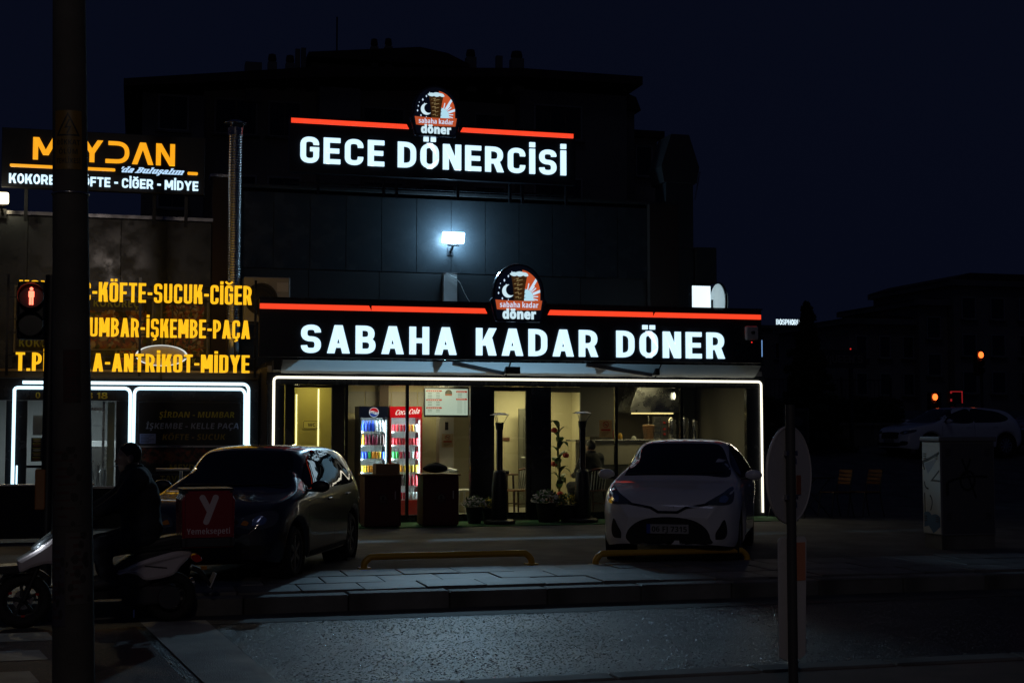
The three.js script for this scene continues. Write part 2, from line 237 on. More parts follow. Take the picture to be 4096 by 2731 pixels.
// yellow tubular wheel stops bolted to the forecourt
{ const geo = (w) => tube([[-w / 2, 0, 0], [-w / 2, 0.07, 0], [-w / 2 + 0.06, 0.13, 0], [-w / 2 + 0.16, 0.145, 0], [0, 0.145, 0], [w / 2 - 0.16, 0.145, 0], [w / 2 - 0.06, 0.13, 0], [w / 2, 0.07, 0], [w / 2, 0, 0]], 0.038, 60, 10);
  for (const [x, z, w, l] of [[0.75, 7.8, 2.0, 'yellow tubular wheel stop under the dark hatchback'], [3.52, 7.7, 1.98, 'yellow tubular wheel stop on the empty bay between the two cars'], [6.17, 8.0, 1.92, 'yellow tubular wheel stop in front of the white hatchback']]) {
    const t = thing('wheel_stop', l, 'wheel stop', [x, 0.0, z], 0, 'yellow wheel stops'); part(t, 'bar', geo(w), M.yellowPaint);
    for (const s of [-1, 1]) part(t, 'foot_plate', bx(0.14, 0.012, 0.14), M.yellowPaint, [s * w / 2, 0.018, 0]);
  } }

// ================= kebab shop =================
const shop = thing('kebab_shop', 'single storey glazed kebab shop with black frame and dark clad upper wall', 'building', [0, 0, 0]);
{ const P = (n, g, m) => part(shop, n, g, m);
  P('floor', bb(2.2, 11.0, 0.0, 0.03, -5.4, -0.07), mat([0.42, 0.4, 0.36], 0.35, 0, { map: T.plastC }));
  P('ceiling', bb(2.1, 11.1, 2.56, 2.66, -5.5, 0.04), M.grey);
  P('back_wall', bb(2.1, 11.1, 0.0, 2.555, -5.6, -5.45), M.cream);
  P('side_wall', bb(2.0, 2.12, 0.0, 2.62, -5.5, -0.07), M.render); P('side_wall', bb(11.08, 11.18, 0, 2.62, -5.5, -0.07), M.render);
  for (const [a, b] of [[2.1, 2.38], [5.59, 5.94], [6.68, 7.05], [10.79, 11.14]]) P('column', bb(a, b, 0, 2.34, -0.075, 0.045, 0.006), M.frame);
  P('header', bb(2.08, 11.16, 2.345, 2.55, -0.08, 0.05, 0.006), M.frame);
  P('bottom_rail', bb(2.38, 5.59, 0.0, 0.135, -0.06, 0.03), M.frame); P('bottom_rail', bb(7.05, 10.79, 0.0, 0.135, -0.06, 0.03), M.frame);
  for (const x of [3.43, 4.48, 8.27, 9.52]) P('mullion', bb(x - 0.025, x + 0.025, 0.136, 2.344, -0.05, 0.03), M.frame);
  for (const [a, b] of [[2.38, 3.405], [3.455, 4.455], [4.505, 5.59], [7.05, 8.245], [8.295, 9.495], [9.545, 10.79]]) P('glass_pane', bb(a + 0.004, b - 0.004, 0.14, 2.34, -0.013, -0.011), M.pane);
  const door = P('door', mg(bb(5.945, 6.02, 0.03, 2.34, -0.05, 0.02), bb(6.6, 6.675, 0.03, 2.34, -0.05, 0.02), bb(6.02, 6.6, 2.26, 2.34, -0.05, 0.02), bb(6.02, 6.6, 0.03, 0.15, -0.05, 0.02)), M.frame);
  part(door, 'glass_pane', bb(6.024, 6.596, 0.154, 2.256, -0.016, -0.014), M.pane);
  part(door, 'handle', tube([[6.08, 0.8, 0.02], [6.08, 0.8, 0.06], [6.08, 1.3, 0.06], [6.08, 1.3, 0.02]], 0.012, 20, 6), M.steel);
  // brown timber frames of the toilet front
  for (const [a, b, z] of [[2.45, 2.6, -0.5], [3.24, 3.5, -0.5], [4.35, 4.52, -2.15]]) P('timber_post', bb(a, b, 0.04, 2.5, z, z + 0.08), M.brown);
  P('timber_lintel', bb(2.45, 3.5, 2.31, 2.5, -0.415, -0.36), M.brown);
  // upper wall: backing, clad panels with open joints
  P('upper_wall', bb(1.72, 10.6, 2.67, 6.1, -3.3, -2.94), M.clad2);
  for (let i = 0; i < 12; i++) { const a = 1.75 + i * 0.69; P('cladding_panel', bb(a + 0.006, a + 0.684, 4.64, 6.08, -2.93, -2.9), M.clad); }
  for (let i = 0; i < 6; i++) { const a = 1.75 + i * 1.36; P('cladding_panel', bb(a + 0.006, a + 1.354, 2.68, 4.62, -2.93, -2.905), M.clad2); }
  P('corner_pier', bb(9.98, 10.6, 2.68, 6.16, -2.93, -2.75), M.brown);
  P('parapet_cap', bb(1.7, 10.62, 6.165, 6.22, -3.35, -2.86), M.dark);
  P('glazed_front_roof', bb(2.08, 11.16, 2.665, 2.72, -2.93, -0.1), M.dark);
}
// light strip round the shop front
{ const t = thing('light_strip', 'warm white light strip outlining the kebab shop front', 'light strip', [0, 0, 0]);
  const path = new THREE.CurvePath(); const c = [[2.2, 0.06], [2.2, 2.4], [2.27, 2.465], [11.0, 2.465], [11.07, 2.4], [11.07, 0.08]];
  path.add(new THREE.LineCurve3(V(c[0][0], c[0][1], 0.075), V(c[1][0], c[1][1], 0.075))); path.add(new THREE.QuadraticBezierCurve3(V(2.2, 2.4, 0.075), V(2.2, 2.465, 0.075), V(2.27, 2.465, 0.075)));
  path.add(new THREE.LineCurve3(V(2.27, 2.465, 0.075), V(11.0, 2.465, 0.075))); path.add(new THREE.QuadraticBezierCurve3(V(11.0, 2.465, 0.075), V(11.07, 2.465, 0.075), V(11.07, 2.4, 0.075))); path.add(new THREE.LineCurve3(V(11.07, 2.4, 0.075), V(11.075, 0.08, 0.075)));
  part(t, 'light_tube', new THREE.TubeGeometry(path, 400, 0.021, 8), M.tubeWarm);
  for (let i = 0; i < 9; i++) part(t, 'clip', bx(0.02, 0.05, 0.03), M.black, [2.8 + i * 0.95, 2.49, 0.06]);
  const lc = [1, 0.9, 0.7];
  area(t, 8.7, 0.04, lc, 0.7, [6.63, 2.465, 0.1], [6.63, 2.465, 3]); area(t, 0.04, 2.2, lc, 0.7, [2.2, 1.25, 0.1], [2.2, 1.25, 3]); area(t, 0.04, 2.2, lc, 6, [11.07, 1.25, 0.1], [11.07, 1.25, 3]);
}
// retractable awning: fabric sloping up to the sign, folding arms under it
{ const t = thing('awning', 'pale retractable awning tucked under the lower shop sign', 'awning', [0, 0, 0]);
  const fab = phy([0.6, 0.66, 0.68], 1, { transmission: 0.55, thickness: 0, map: T.plastC, side: THREE.DoubleSide });
  const edges = [2.3, 6.22, 9.0, 10.95];
  for (let k = 0; k < 3; k++) { // three lengths of cloth with a little sag
    const g = new THREE.PlaneGeometry(edges[k + 1] - edges[k] - 0.03, 1, 24, 6), p = g.attributes.position;
    for (let i = 0; i < p.count; i++) { const s = p.getY(i) + 0.5, x = p.getX(i); p.setXYZ(i, x, 2.535 + s * 0.215 - 0.012 * Math.sin(s * PI) + 0.004 * Math.sin(x * 9 + s * 4), 0.06 + s * 0.31); }
    g.translate((edges[k] + edges[k + 1]) / 2, 0, 0); g.computeVertexNormals(); part(t, 'cloth', g, fab);
  }
  part(t, 'front_bar', bb(2.2, 10.98, 2.745, 2.775, 0.365, 0.39, 0.006), M.frame);
  for (const [a, b] of [[[5.2, 2.725, 0.37], [6.15, 2.56, 0.16]], [[7.6, 2.725, 0.37], [8.9, 2.56, 0.16]]]) part(t, 'folding_arm', beam(a, b, 0.07, 0.05), M.grey);
  part(t, 'arm_bracket', bb(6.15, 6.42, 2.555, 2.68, 0.14, 0.3, 0.015), M.black); part(t, 'arm_bracket', bb(8.92, 9.0, 2.555, 2.68, 0.14, 0.3, 0.012), M.black); part(t, 'arm_bracket', bb(2.16, 2.29, 2.57, 2.74, 0.1, 0.36, 0.012), M.black);
}
// ---------- round logo: backlit print ----------
const logoTex = canvasTex(512, 512, (c, w, h) => {
  c.fillStyle = '#05070f'; c.fillRect(0, 0, w, h);
  c.save(); c.beginPath(); c.arc(256, 250, 215, PI, 0); c.lineTo(471, 330); c.lineTo(41, 330); c.closePath(); c.clip();
  c.fillStyle = '#040813'; c.fillRect(0, 0, 256, h); c.fillStyle = '#c4532c'; c.fillRect(290, 0, 300, h);
  c.fillStyle = '#cfeaff'; for (const a of [-78, -58, -50, -40, -22, -2, 14, 24]) { c.save(); c.translate(330, 290); c.rotate(a * D); const L = [-58, -22].includes(a) ? 230 : a < -30 ? 130 : 120; c.fillRect(70, a === -58 || a === -22 ? -13 : -6, L - 70, a === -58 || a === -22 ? 26 : 11); c.restore(); }
  c.fillStyle = '#b8e6f8'; c.beginPath(); c.arc(320, 300, 82, 0, 7); c.fill(); c.restore();
  c.fillStyle = '#d8f4ff'; c.beginPath(); c.arc(150, 240, 62, 0, 7); c.fill(); c.fillStyle = '#040813'; c.beginPath(); c.arc(178, 228, 52, 0, 7); c.fill();
  c.fillStyle = '#cfe8ff'; for (const [x, y, s] of [[110, 140, 16], [60, 210, 12], [52, 260, 14], [150, 100, 14], [70, 170, 8], [128, 180, 8], [90, 310, 14], [150, 322, 9], [185, 60, 9]]) { c.beginPath(); c.moveTo(x, y - s); c.lineTo(x + s * 0.6, y); c.lineTo(x, y + s); c.lineTo(x - s * 0.6, y); c.fill(); }
  c.fillStyle = '#3a2410'; c.beginPath(); c.moveTo(178, 86); c.lineTo(340, 92); c.lineTo(318, 200); c.lineTo(306, 340); c.lineTo(206, 335); c.lineTo(200, 220); c.fill();
  c.strokeStyle = '#8d7a52'; c.lineWidth = 7; for (let i = 0; i < 5; i++) { c.beginPath(); c.moveTo(204 + i * 4, 130 + i * 42); c.lineTo(250, 118 + i * 43); c.lineTo(236 + i * 5, 142 + i * 42); c.lineTo(296 - i * 4, 128 + i * 43); c.stroke(); }
  c.strokeStyle = '#1d1006'; c.lineWidth = 5; for (let i = 0; i < 6; i++) { c.beginPath(); c.moveTo(190, 120 + i * 36); c.quadraticCurveTo(256, 140 + i * 36, 322, 116 + i * 36); c.stroke(); }
  c.fillStyle = '#c9e9f4'; c.beginPath(); c.moveTo(162, 80); c.quadraticCurveTo(190, 52, 225, 62); c.quadraticCurveTo(262, 44, 300, 60); c.quadraticCurveTo(346, 58, 352, 92); c.quadraticCurveTo(330, 108, 300, 90); c.quadraticCurveTo(262, 112, 236, 92); c.quadraticCurveTo(200, 112, 162, 80); c.fill();
  c.fillStyle = '#b9502c'; c.beginPath(); c.moveTo(20, 322); c.quadraticCurveTo(256, 334, 492, 322); c.lineTo(476, 412); c.quadraticCurveTo(256, 424, 36, 412); c.fill();
  c.fillStyle = '#d4e4ff'; c.font = 'bold 62px sans-serif'; c.textAlign = 'center'; c.save(); c.translate(258, 392); c.scale(1.0, 1.15); c.fillText('sabaha kadar', 0, 0, 390); c.restore();
  c.fillStyle = '#d5f3ff'; c.strokeStyle = '#d5f3ff'; c.lineWidth = 9; c.font = 'bold 118px sans-serif'; c.fillText('döner', 258, 496, 400); c.strokeText('döner', 258, 496, 400);
});
const logoMat = mat([0.2, 0.2, 0.2], 0.35, 0, { map: logoTex, emissive: col(1, 1, 1), emissiveMap: logoTex, emissiveIntensity: 0.9 });
function logo(name, label, x, y, w, h, z) {
  const t = thing(name, label, 'sign', [x, y, z]), out = (k) => { const s = new THREE.Shape(), a = w / 2 * k, b = h * (1 + (k - 1) * 0.9), y0 = h * (1 - k) * 0.5;
    s.moveTo(-a * 0.84, y0 + b * 0.05); s.quadraticCurveTo(-a * 0.84, y0, -a * 0.72, y0); s.lineTo(a * 0.72, y0); s.quadraticCurveTo(a * 0.86, y0, a * 0.86, y0 + b * 0.08); s.lineTo(a * 0.99, y0 + b * 0.36); s.lineTo(a * 0.9, y0 + b * 0.42);
    for (let i = 0; i <= 20; i++) { const f = i / 20 * PI; s.lineTo(a * 0.9 * Math.cos(f), y0 + b * 0.5 + b * 0.5 * Math.sin(f)); } s.lineTo(-a * 0.9, y0 + b * 0.42); s.lineTo(-a * 0.99, y0 + b * 0.36); return s; };
  part(t, 'sign_case', ext(out(1.06), 0.1, 0.01), mat([0.03, 0.04, 0.07], 0.2, 0.2), [0, 0, -0.1]);
  const g = ext(out(0.97), 0.014); sheetUV(g, -w * 0.475, 0.0, w * 0.95, h * 0.985); part(t, 'sign_face', g, logoMat, [0, 0, 0.004]); return t;
}
// ---------- lower sign ----------
{ const t = thing('shop_sign', 'long black sign reading SABAHA KADAR DÖNER in lit white letters', 'sign', [0, 0, 0]);
  part(t, 'sign_board', bb(1.9, 10.84, 2.78, 3.735, 0.53, 0.6, 0.008), M.signFace);
  part(t, 'sign_rim', bb(1.885, 10.86, 3.738, 3.76, 0.5, 0.612), M.frame);
  letters(t, 'SABAHA KADAR DÖNER', 2.58, 10.11, 2.85, 0.465, 0.602, DIN, M.letterWhite, 0.035);
  const red = (a, b, s) => ext(s > 0 ? [[a, 0], [b, 0], [b - 0.045, 0.085], [a, 0.085]] : [[a, 0], [b, 0], [b, 0.085], [a + 0.045, 0.085]], 0.028);
  part(t, 'light_bar', red(1.91, 3.75, 1).translate(0, 0, 0), M.barRed, [0, 3.565, 0.602]); part(t, 'light_bar', red(3.755, 5.74, 1), M.barRed, [0, 3.565, 0.602]); part(t, 'light_bar', red(6.82, 8.75, -1), M.barRed, [0, 3.565, 0.602]); part(t, 'light_bar', red(8.755, 10.82, -1), M.barRed, [0, 3.565, 0.602]);
  part(t, 'edge_light', bb(10.862, 10.875, 2.9, 3.2, 0.5, 0.56), glow([0.25, 0.5, 1], 0.6));
  for (const x of [2.6, 5.0, 7.7, 10.4]) part(t, 'sign_bracket', bb(x, x + 0.05, 2.79, 3.3, -0.1, 0.525), M.frame);
  logo('round_logo_sign', 'round lit logo sign on the lower shop sign, top edge above the red bars', 6.27, 3.45, 0.95, 0.95, 0.72);
}
{ const t = thing('security_camera', 'small white security camera with red light at the end of the lower sign', 'camera', [10.62, 3.28, 0.6]);
  part(t, 'housing', bb(-0.12, 0.12, -0.09, 0.16, 0.005, 0.1, 0.03), M.white); part(t, 'lens', cyl(0.03, 0.03, 0.06, 12).rotateX(PI / 2), M.blackGloss, [0, 0.04, 0.12]); part(t, 'indicator_light', new THREE.SphereGeometry(0.012, 8, 6), glow([1, 0.02, 0.01], 1.2), [0.0, -0.13, 0.06]); part(t, 'bracket', bb(-0.02, 0.02, -0.16, -0.09, 0.005, 0.06), M.black); }
// ---------- upper sign on steel legs ----------
{ const t = thing('rooftop_sign', 'black rooftop sign reading GECE DÖNERCİSİ in lit white letters', 'sign', [0, 0, 0]);
  part(t, 'sign_board', bb(2.66, 8.26, 6.38, 7.45, -2.45, -2.3, 0.008), M.signFace);
  letters(t, 'GECE DÖNERCİSİ', 2.86, 8.06, 6.565, 0.49, -2.298, [0.6, 0.19, 0.3, 0.14, 0.3], M.letterWhite, 0.035);
  const red = (a, b, s) => ext(s > 0 ? [[a, 0], [b, 0], [b - 0.045, 0.085], [a, 0.085]] : [[a, 0], [b, 0], [b, 0.085], [a + 0.045, 0.085]], 0.028);
  part(t, 'light_bar', red(2.69, 4.92, 1), M.barRed, [0, 7.31, -2.298]); part(t, 'light_bar', red(5.93, 8.21, -1), M.barRed, [0, 7.31, -2.298]);
  for (const x of [3.2, 4.45, 4.7, 5.9, 6.95, 7.2, 8.1]) part(t, 'sign_leg', bb(x, x + 0.05, 6.0, 7.2, -2.52, -2.46), M.frame);
  part(t, 'rail', bb(2.7, 8.3, 6.2, 6.24, -2.57, -2.525), M.frame);
  logo('round_logo_sign', 'round lit logo sign on the rooftop sign, highest thing lit', 5.42, 7.2, 0.94, 0.93, -2.18);
}
// ---------- street lamp on the camera's side, left of the picture ----------
{ const t = thing('street_lamp', 'tall street lamp on the near pavement behind the camera', 'street lamp', [-2.4, 0, 28.5]);
  part(t, 'post', cyl(0.05, 0.09, 7.2, 16), M.dark, [0, 3.6, 0]); part(t, 'arm', tube([[0, 7.0, 0], [0.3, 7.4, -0.3], [1.2, 7.5, -1.2]], 0.04, 20, 8), M.dark); const h = part(t, 'lamp_head', at(bx(0.3, 0.1, 0.6, 0.04), 0, 0, 0, 0, PI / 4), M.dark, [1.3, 7.5, -1.3]); part(h, 'lamp_glass', at(bx(0.22, 0.03, 0.42, 0.01), 0, -0.062, 0, 0, PI / 4), glow([1, 0.62, 0.3], 4));
  const s = new THREE.SpotLight(col(1, 0.84, 0.74), 23, 60, 75 * D, 0.8, 2); s.position.set(1.3, 7.38, -1.3); s.castShadow = true; s.shadow.radius = 6; t.add(s); const g = new THREE.Object3D(); g.name = 'aim'; g.position.set(7, 0, -15); t.add(g); s.target = g; }
// ---------- floodlights ----------
function floodlight(label, x, y, z, c, k, tilt, w, h, cd, spill, tz = 9, tx = 0, back = 0.3, cone = 80) {
  const t = thing('floodlight', label, 'floodlight', [x, y, z]), hd = new THREE.Group();
  const body = part(t, 'lamp_body', bx(w * 0.5, 0.035, 0.06, 0.012).translate(0, -h / 2 - 0.03, 0), M.dark);
  part(body, 'light_face', at(bx(w, h, 0.07, 0.03), 0, 0, 0.0, tilt), glow(c, k));
  part(t, 'bracket', mg(beam([0, -h / 2 - 0.04, -0.02], [0, -h / 2 - 0.12, -back], 0.04, 0.03), bb(-0.06, 0.06, -h / 2 - 0.2, -h / 2 - 0.04, -back - 0.02, -back)), M.frame);
  const s = new THREE.SpotLight(col(...c), cd, 60, cone * D, 1, 2); s.position.set(0, -0.01, 0.09); s.castShadow = true; s.shadow.radius = 6; t.add(s); const tg = new THREE.Object3D(); tg.position.set(tx, -y, tz); tg.name = 'aim'; t.add(tg); s.target = tg;
  if (spill) { const p = new THREE.PointLight(col(...c), spill, 30, 2); p.position.set(0, 0, 0); p.castShadow = true; p.shadow.radius = 5; t.add(p); }
  return t;
}
floodlight('cool white floodlight on the dark clad wall above the lower sign', 5.87, 5.3, -2.62, [0.42, 0.74, 1.0], 5, 0.35, 0.45, 0.23, 62, 7, 4.5, -1.2, 0.26, 56);
floodlight('warm white floodlight on the wall under the amber sign, at the picture edge', -2.3, 5.53, -1.42, [1.0, 0.84, 0.52], 4, 0.3, 0.24, 0.2, 6, 0.7, 6, 0, 0.3, 60);
{ const t = thing('wall_post', 'short white painted post on the wall under the floodlight', 'post', [5.85, 0, -2.83]);
  part(t, 'post', bb(-0.135, 0.135, 3.0, 4.625, -0.06, 0.06, 0.005), M.white); part(t, 'cap', bb(-0.14, 0.14, 4.627, 4.64, -0.065, 0.065), M.grey);
  single('cable', 'thin pale cable hanging beside the white wall post', 'cable', tube([[5.76, 4.62, -2.74], [5.94, 4.52, -2.72], [6.04, 4.42, -2.73], [6.13, 4.22, -2.73], [6.28, 3.97, -2.72], [6.36, 3.7, -2.7]], 0.008, 40, 6), M.white); }
// ---------- oval projecting sign, duct tower, AC, flue ----------
{ const t = thing('oval_projecting_sign', 'oval lit sign seen edge on behind the end of the lower sign', 'sign', [10.28, 4.02, -0.5]);
  part(t, 'light_panel', bb(-0.32, 0.06, -0.28, 0.25, -0.06, -0.02, 0.008), glow([0.8, 0.97, 1.05], 1.15)); part(t, 'panel_edge', bb(-0.36, -0.322, -0.3, 0.26, -0.08, 0.0), M.frame);
  const d = part(t, 'disc', cyl(0.36, 0.36, 0.06, 36).rotateZ(PI / 2).rotateY(-62 * D + PI / 2 - 0.5), glow([0.5, 0.72, 0.78], 0.35), [0.16, -0.08, 0.12]);
  part(d, 'rim', new THREE.TorusGeometry(0.365, 0.025, 8, 40).rotateY(PI / 2).rotateY(-62 * D + PI / 2 - 0.5), M.frame); part(t, 'mark', ext([[-0.06, -0.3], [-0.045, -0.3], [0.0, 0.05], [0.03, -0.3], [0.045, -0.3], [0.008, 0.12]], 0.01).rotateY(0.5), M.black, [0.16, -0.08, 0.17]);
  part(t, 'post', bb(0.1, 0.14, -1.3, 0.0, -0.1, -0.065), M.frame); }
{ const t = thing('ventilation_tower', 'tall grey extraction duct with hooded cowl at the end of the shop', 'duct', [10.65, 0, -3.1]);
  for (let i = 0; i < 5; i++) part(t, 'duct_section', bb(-0.3, 0.3, 1.4 * i - 0.3, 1.4 * i + 1.092, -0.3, 0.3, 0.01), M.clad2); for (let i = 0; i < 4; i++) part(t, 'flange', bb(-0.33, 0.33, 1.4 * i + 1.08, 1.4 * i + 1.1, -0.33, 0.33), M.dark);
  part(t, 'cowl', ext([[-0.36, 6.62], [0.36, 6.62], [0.42, 6.95], [0.2, 7.62], [-0.2, 7.62], [-0.42, 6.95]], 0.7, 0.01), M.dark, [0, 0, -0.35]); part(t, 'stay', rod([0.34, 6.3, 0.3], [0.5, 6.9, 0.2], 0.015), M.steelRough);
  const b = thing('rooftop_cabinet', 'dark box cabinet fixed beside the extraction duct', 'cabinet', [11.22, 4.95, -3.0]); part(b, 'cabinet', bx(0.48, 0.74, 0.4, 0.02), M.dark); part(b, 'door', bx(0.42, 0.66, 0.02, 0.005), M.clad2, [0, 0, 0.212]); part(b, 'bracket', bx(0.06, 0.06, 0.3), M.frame, [-0.1, -0.4, 0]); }
{ const t = thing('air_conditioner', 'white air conditioning unit above the end of the lower sign', 'air conditioner', [2.16, 3.86, -1.1]);
  part(t, 'case', bx(0.8, 0.78, 0.34, 0.02), mat([0.5, 0.5, 0.48], 0.5, 0, { map: T.plastC })); part(t, 'fan_grille', new THREE.TorusGeometry(0.27, 0.014, 6, 32), M.dark, [-0.1, 0, 0.175]);
  for (let i = 0; i < 4; i++) part(t, 'fan_ring', new THREE.TorusGeometry(0.06 + i * 0.05, 0.005, 5, 24), M.dark, [-0.1, 0, 0.18]); part(t, 'fan', cyl(0.26, 0.26, 0.01, 28).rotateX(PI / 2), M.black, [-0.1, 0, 0.172]); part(t, 'badge', bx(0.2, 0.16, 0.006), M.white, [0.27, 0.22, 0.174]); part(t, 'bracket', bb(-0.35, 0.35, -0.43, -0.392, -0.3, 0.12), M.frame); }
{ const t = thing('flue_pipe', 'shiny corrugated metal flue pipe with a flat cap', 'flue', [1.585, 0, -1.0]), pts = [];
  for (let i = 0; i <= 300; i++) pts.push([0.112 + 0.008 * Math.sin(i * PI * 0.5), 3.3 + i / 300 * 3.45]);
  part(t, 'pipe', lathe(pts, 28), M.galv); part(t, 'pipe_foot', tube([[0, 3.36, 0], [0, 3.1, 0], [0, 2.95, -0.1], [0, 2.88, -0.5]], 0.11, 20, 16), M.galv); part(t, 'collar', cyl(0.13, 0.13, 0.14, 24), M.steelRough, [0, 6.8, 0]);
  part(t, 'cap', lathe([[0, 7.02], [0.1, 7.0], [0.2, 6.95], [0.2, 6.94], [0.0, 6.96]], 24), M.steelRough); for (const a of [0, 2.1, 4.2]) part(t, 'cap_strut', rod([0.12 * Math.cos(a), 6.8, 0.12 * Math.sin(a)], [0.14 * Math.cos(a), 6.97, 0.14 * Math.sin(a)], 0.008), M.steelRough);
  part(t, 'wall_clamp', bb(-0.02, 0.02, 5.0, 5.04, -0.8, 0), M.frame); }
// ================= neighbouring shop =================
const shop2 = thing('offal_shop', 'dark fronted food shop beside the kebab shop, with lit window bay', 'building', [0, 0, 0]);
{ const P = (n, g, m) => part(shop2, n, g, m);
  P('floor', bb(-4.5, 1.9, 0, 0.03, -4, -0.1), M.grey); P('ceiling', bb(-4.6, 1.95, 2.42, 2.52, -4, 0.02), M.dark); P('back_wall', bb(-4.6, 1.95, 0, 2.415, -4.1, -3.9), M.white); P('side_wall', bb(1.83, 1.96, 0, 2.41, -3.9, -0.1), M.render); P('side_wall', bb(-4.7, -4.55, 0, 2.5, -4, 0.05), M.render);
  P('inner_wall', bb(-0.3, 1.8, 0.04, 2.41, -0.9, -0.8), M.grey);
  P('front_wall', bb(-4.5, 1.95, 0.0, 0.64, -0.1, 0.03), M.blackMatt); P('window_sill', bb(-4.5, -0.2, 0.645, 0.675, -0.1, 0.09), M.steelRough); P('header', bb(-4.5, 1.95, 2.06, 2.41, -0.1, 0.03), M.frame);
  for (const [a, b] of [[-2.02, -1.7], [-0.33, 0.0], [1.68, 1.95]]) P('column', bb(a, b, 0.68, 2.055, -0.1, 0.032), M.frame);
  P('glass_pane', bb(-1.69, -0.335, 0.68, 2.05, -0.03, -0.028), M.pane); P('glass_pane', bb(-4.4, -2.03, 0.68, 2.05, -0.03, -0.028), M.pane); P('transom', bb(-1.7, -0.9, 0.98, 1.02, -0.06, 0.0), M.frame);
  const dr = P('door_frame', mg(bb(-0.82, -0.78, 0.68, 2.05, -0.26, -0.2), bb(-0.55, -0.51, 0.68, 2.05, -0.26, -0.2), bb(-0.78, -0.55, 1.9, 1.95, -0.26, -0.2)), M.steelRough); part(dr, 'side_light', bb(-0.47, -0.36, 0.68, 2.04, -0.3, -0.25), M.cream);
  // upper wall of sandwich panels
  P('upper_wall', bb(-5, 1.24, 2.53, 5.3, -2.2, -1.84), M.clad2); for (let i = 0; i < 8; i++) P('cladding_panel', bb(-5 + i * 0.78, -5 + i * 0.78 + 0.768, 2.54, 5.29, -1.835, -1.8), M.clad); P('parapet_cap', bb(-5, 1.26, 5.31, 5.37, -2.25, -1.76), M.steelRough);
  P('corner_pier', bb(1.25, 1.7, 2.53, 6.14, -2.3, -1.85), M.brown); P('pier_cap', bb(1.2, 1.72, 6.142, 6.19, -2.32, -1.82), M.steelRough);
  P('canopy_roof', bb(-4.6, 1.96, 2.525, 2.56, -1.79, 0.05), mat([0.34, 0.29, 0.22], 0.8, 0, { map: T.plastC })); 
  const dg = part(shop2, 'phone_number', bb(-1.66, -0.36, 2.075, 2.2, 0.031, 0.034), M.signFace);
  letters(dg, '0', -1.58, -1.51, 2.09, 0.1, 0.035, ROUND, mat([0.5, 0.42, 0.05], 0.5), 0.006, 'digit'); letters(dg, '8 18', -0.8, -0.47, 2.09, 0.1, 0.035, ROUND, mat([0.5, 0.42, 0.05], 0.5), 0.006, 'digit');
}
{ // neon outlines
  const mk = (name, label, pts) => { const t = thing(name, label, 'light strip', [0, 0, 0], 0, 'light strips of the neighbouring shop'); const p = new THREE.CurvePath(); for (let i = 0; i < pts.length - 1; i++) p.add(new THREE.LineCurve3(V(pts[i][0], pts[i][1], 0.06), V(pts[i + 1][0], pts[i + 1][1], 0.06))); part(t, 'light_tube', new THREE.TubeGeometry(p, 220, 0.026, 8), M.tubeCool); return t; };
  const a = mk('light_strip', 'cool white light strip along the very top of the neighbouring shop front', [[-1.78, 2.345], [1.7, 2.345], [1.755, 2.325], [1.785, 2.27], [1.79, 0.66]]);
  const b = mk('light_strip', 'cool white light strip framing the lit window bay of the neighbouring shop', [[-1.9, 0.66], [-1.9, 2.24], [-1.86, 2.26], [-0.19, 2.26], [-0.135, 2.235], [-0.115, 2.18], [-0.11, 0.66]]);
  const c = mk('light_strip', 'cool white light strip framing the dark printed panel of the neighbouring shop', [[-0.055, 0.66], [-0.05, 2.18], [-0.03, 2.235], [0.02, 2.26], [1.66, 2.26], [1.7, 2.24], [1.73, 2.18], [1.735, 0.66]]);
  const k = [0.6, 0.82, 1]; area(a, 3.4, 0.05, k, 0.6, [0, 2.3, 0.09], [0, 2.3, 3]); area(a, 0.05, 1.5, k, 0.6, [1.76, 1.45, 0.09], [1.76, 1.45, 3]); area(b, 0.05, 1.5, k, 0.6, [-1.9, 1.45, 0.09], [-1.9, 1.45, 3]); area(c, 0.05, 1.5, k, 0.6, [-0.08, 1.45, 0.09], [-0.08, 1.45, 3]);
  part(b, 'light_tube', rod([-1.84, 1.02, 0.05], [-1.84, 0.68, 0.05], 0.013), M.tubeCool);
}
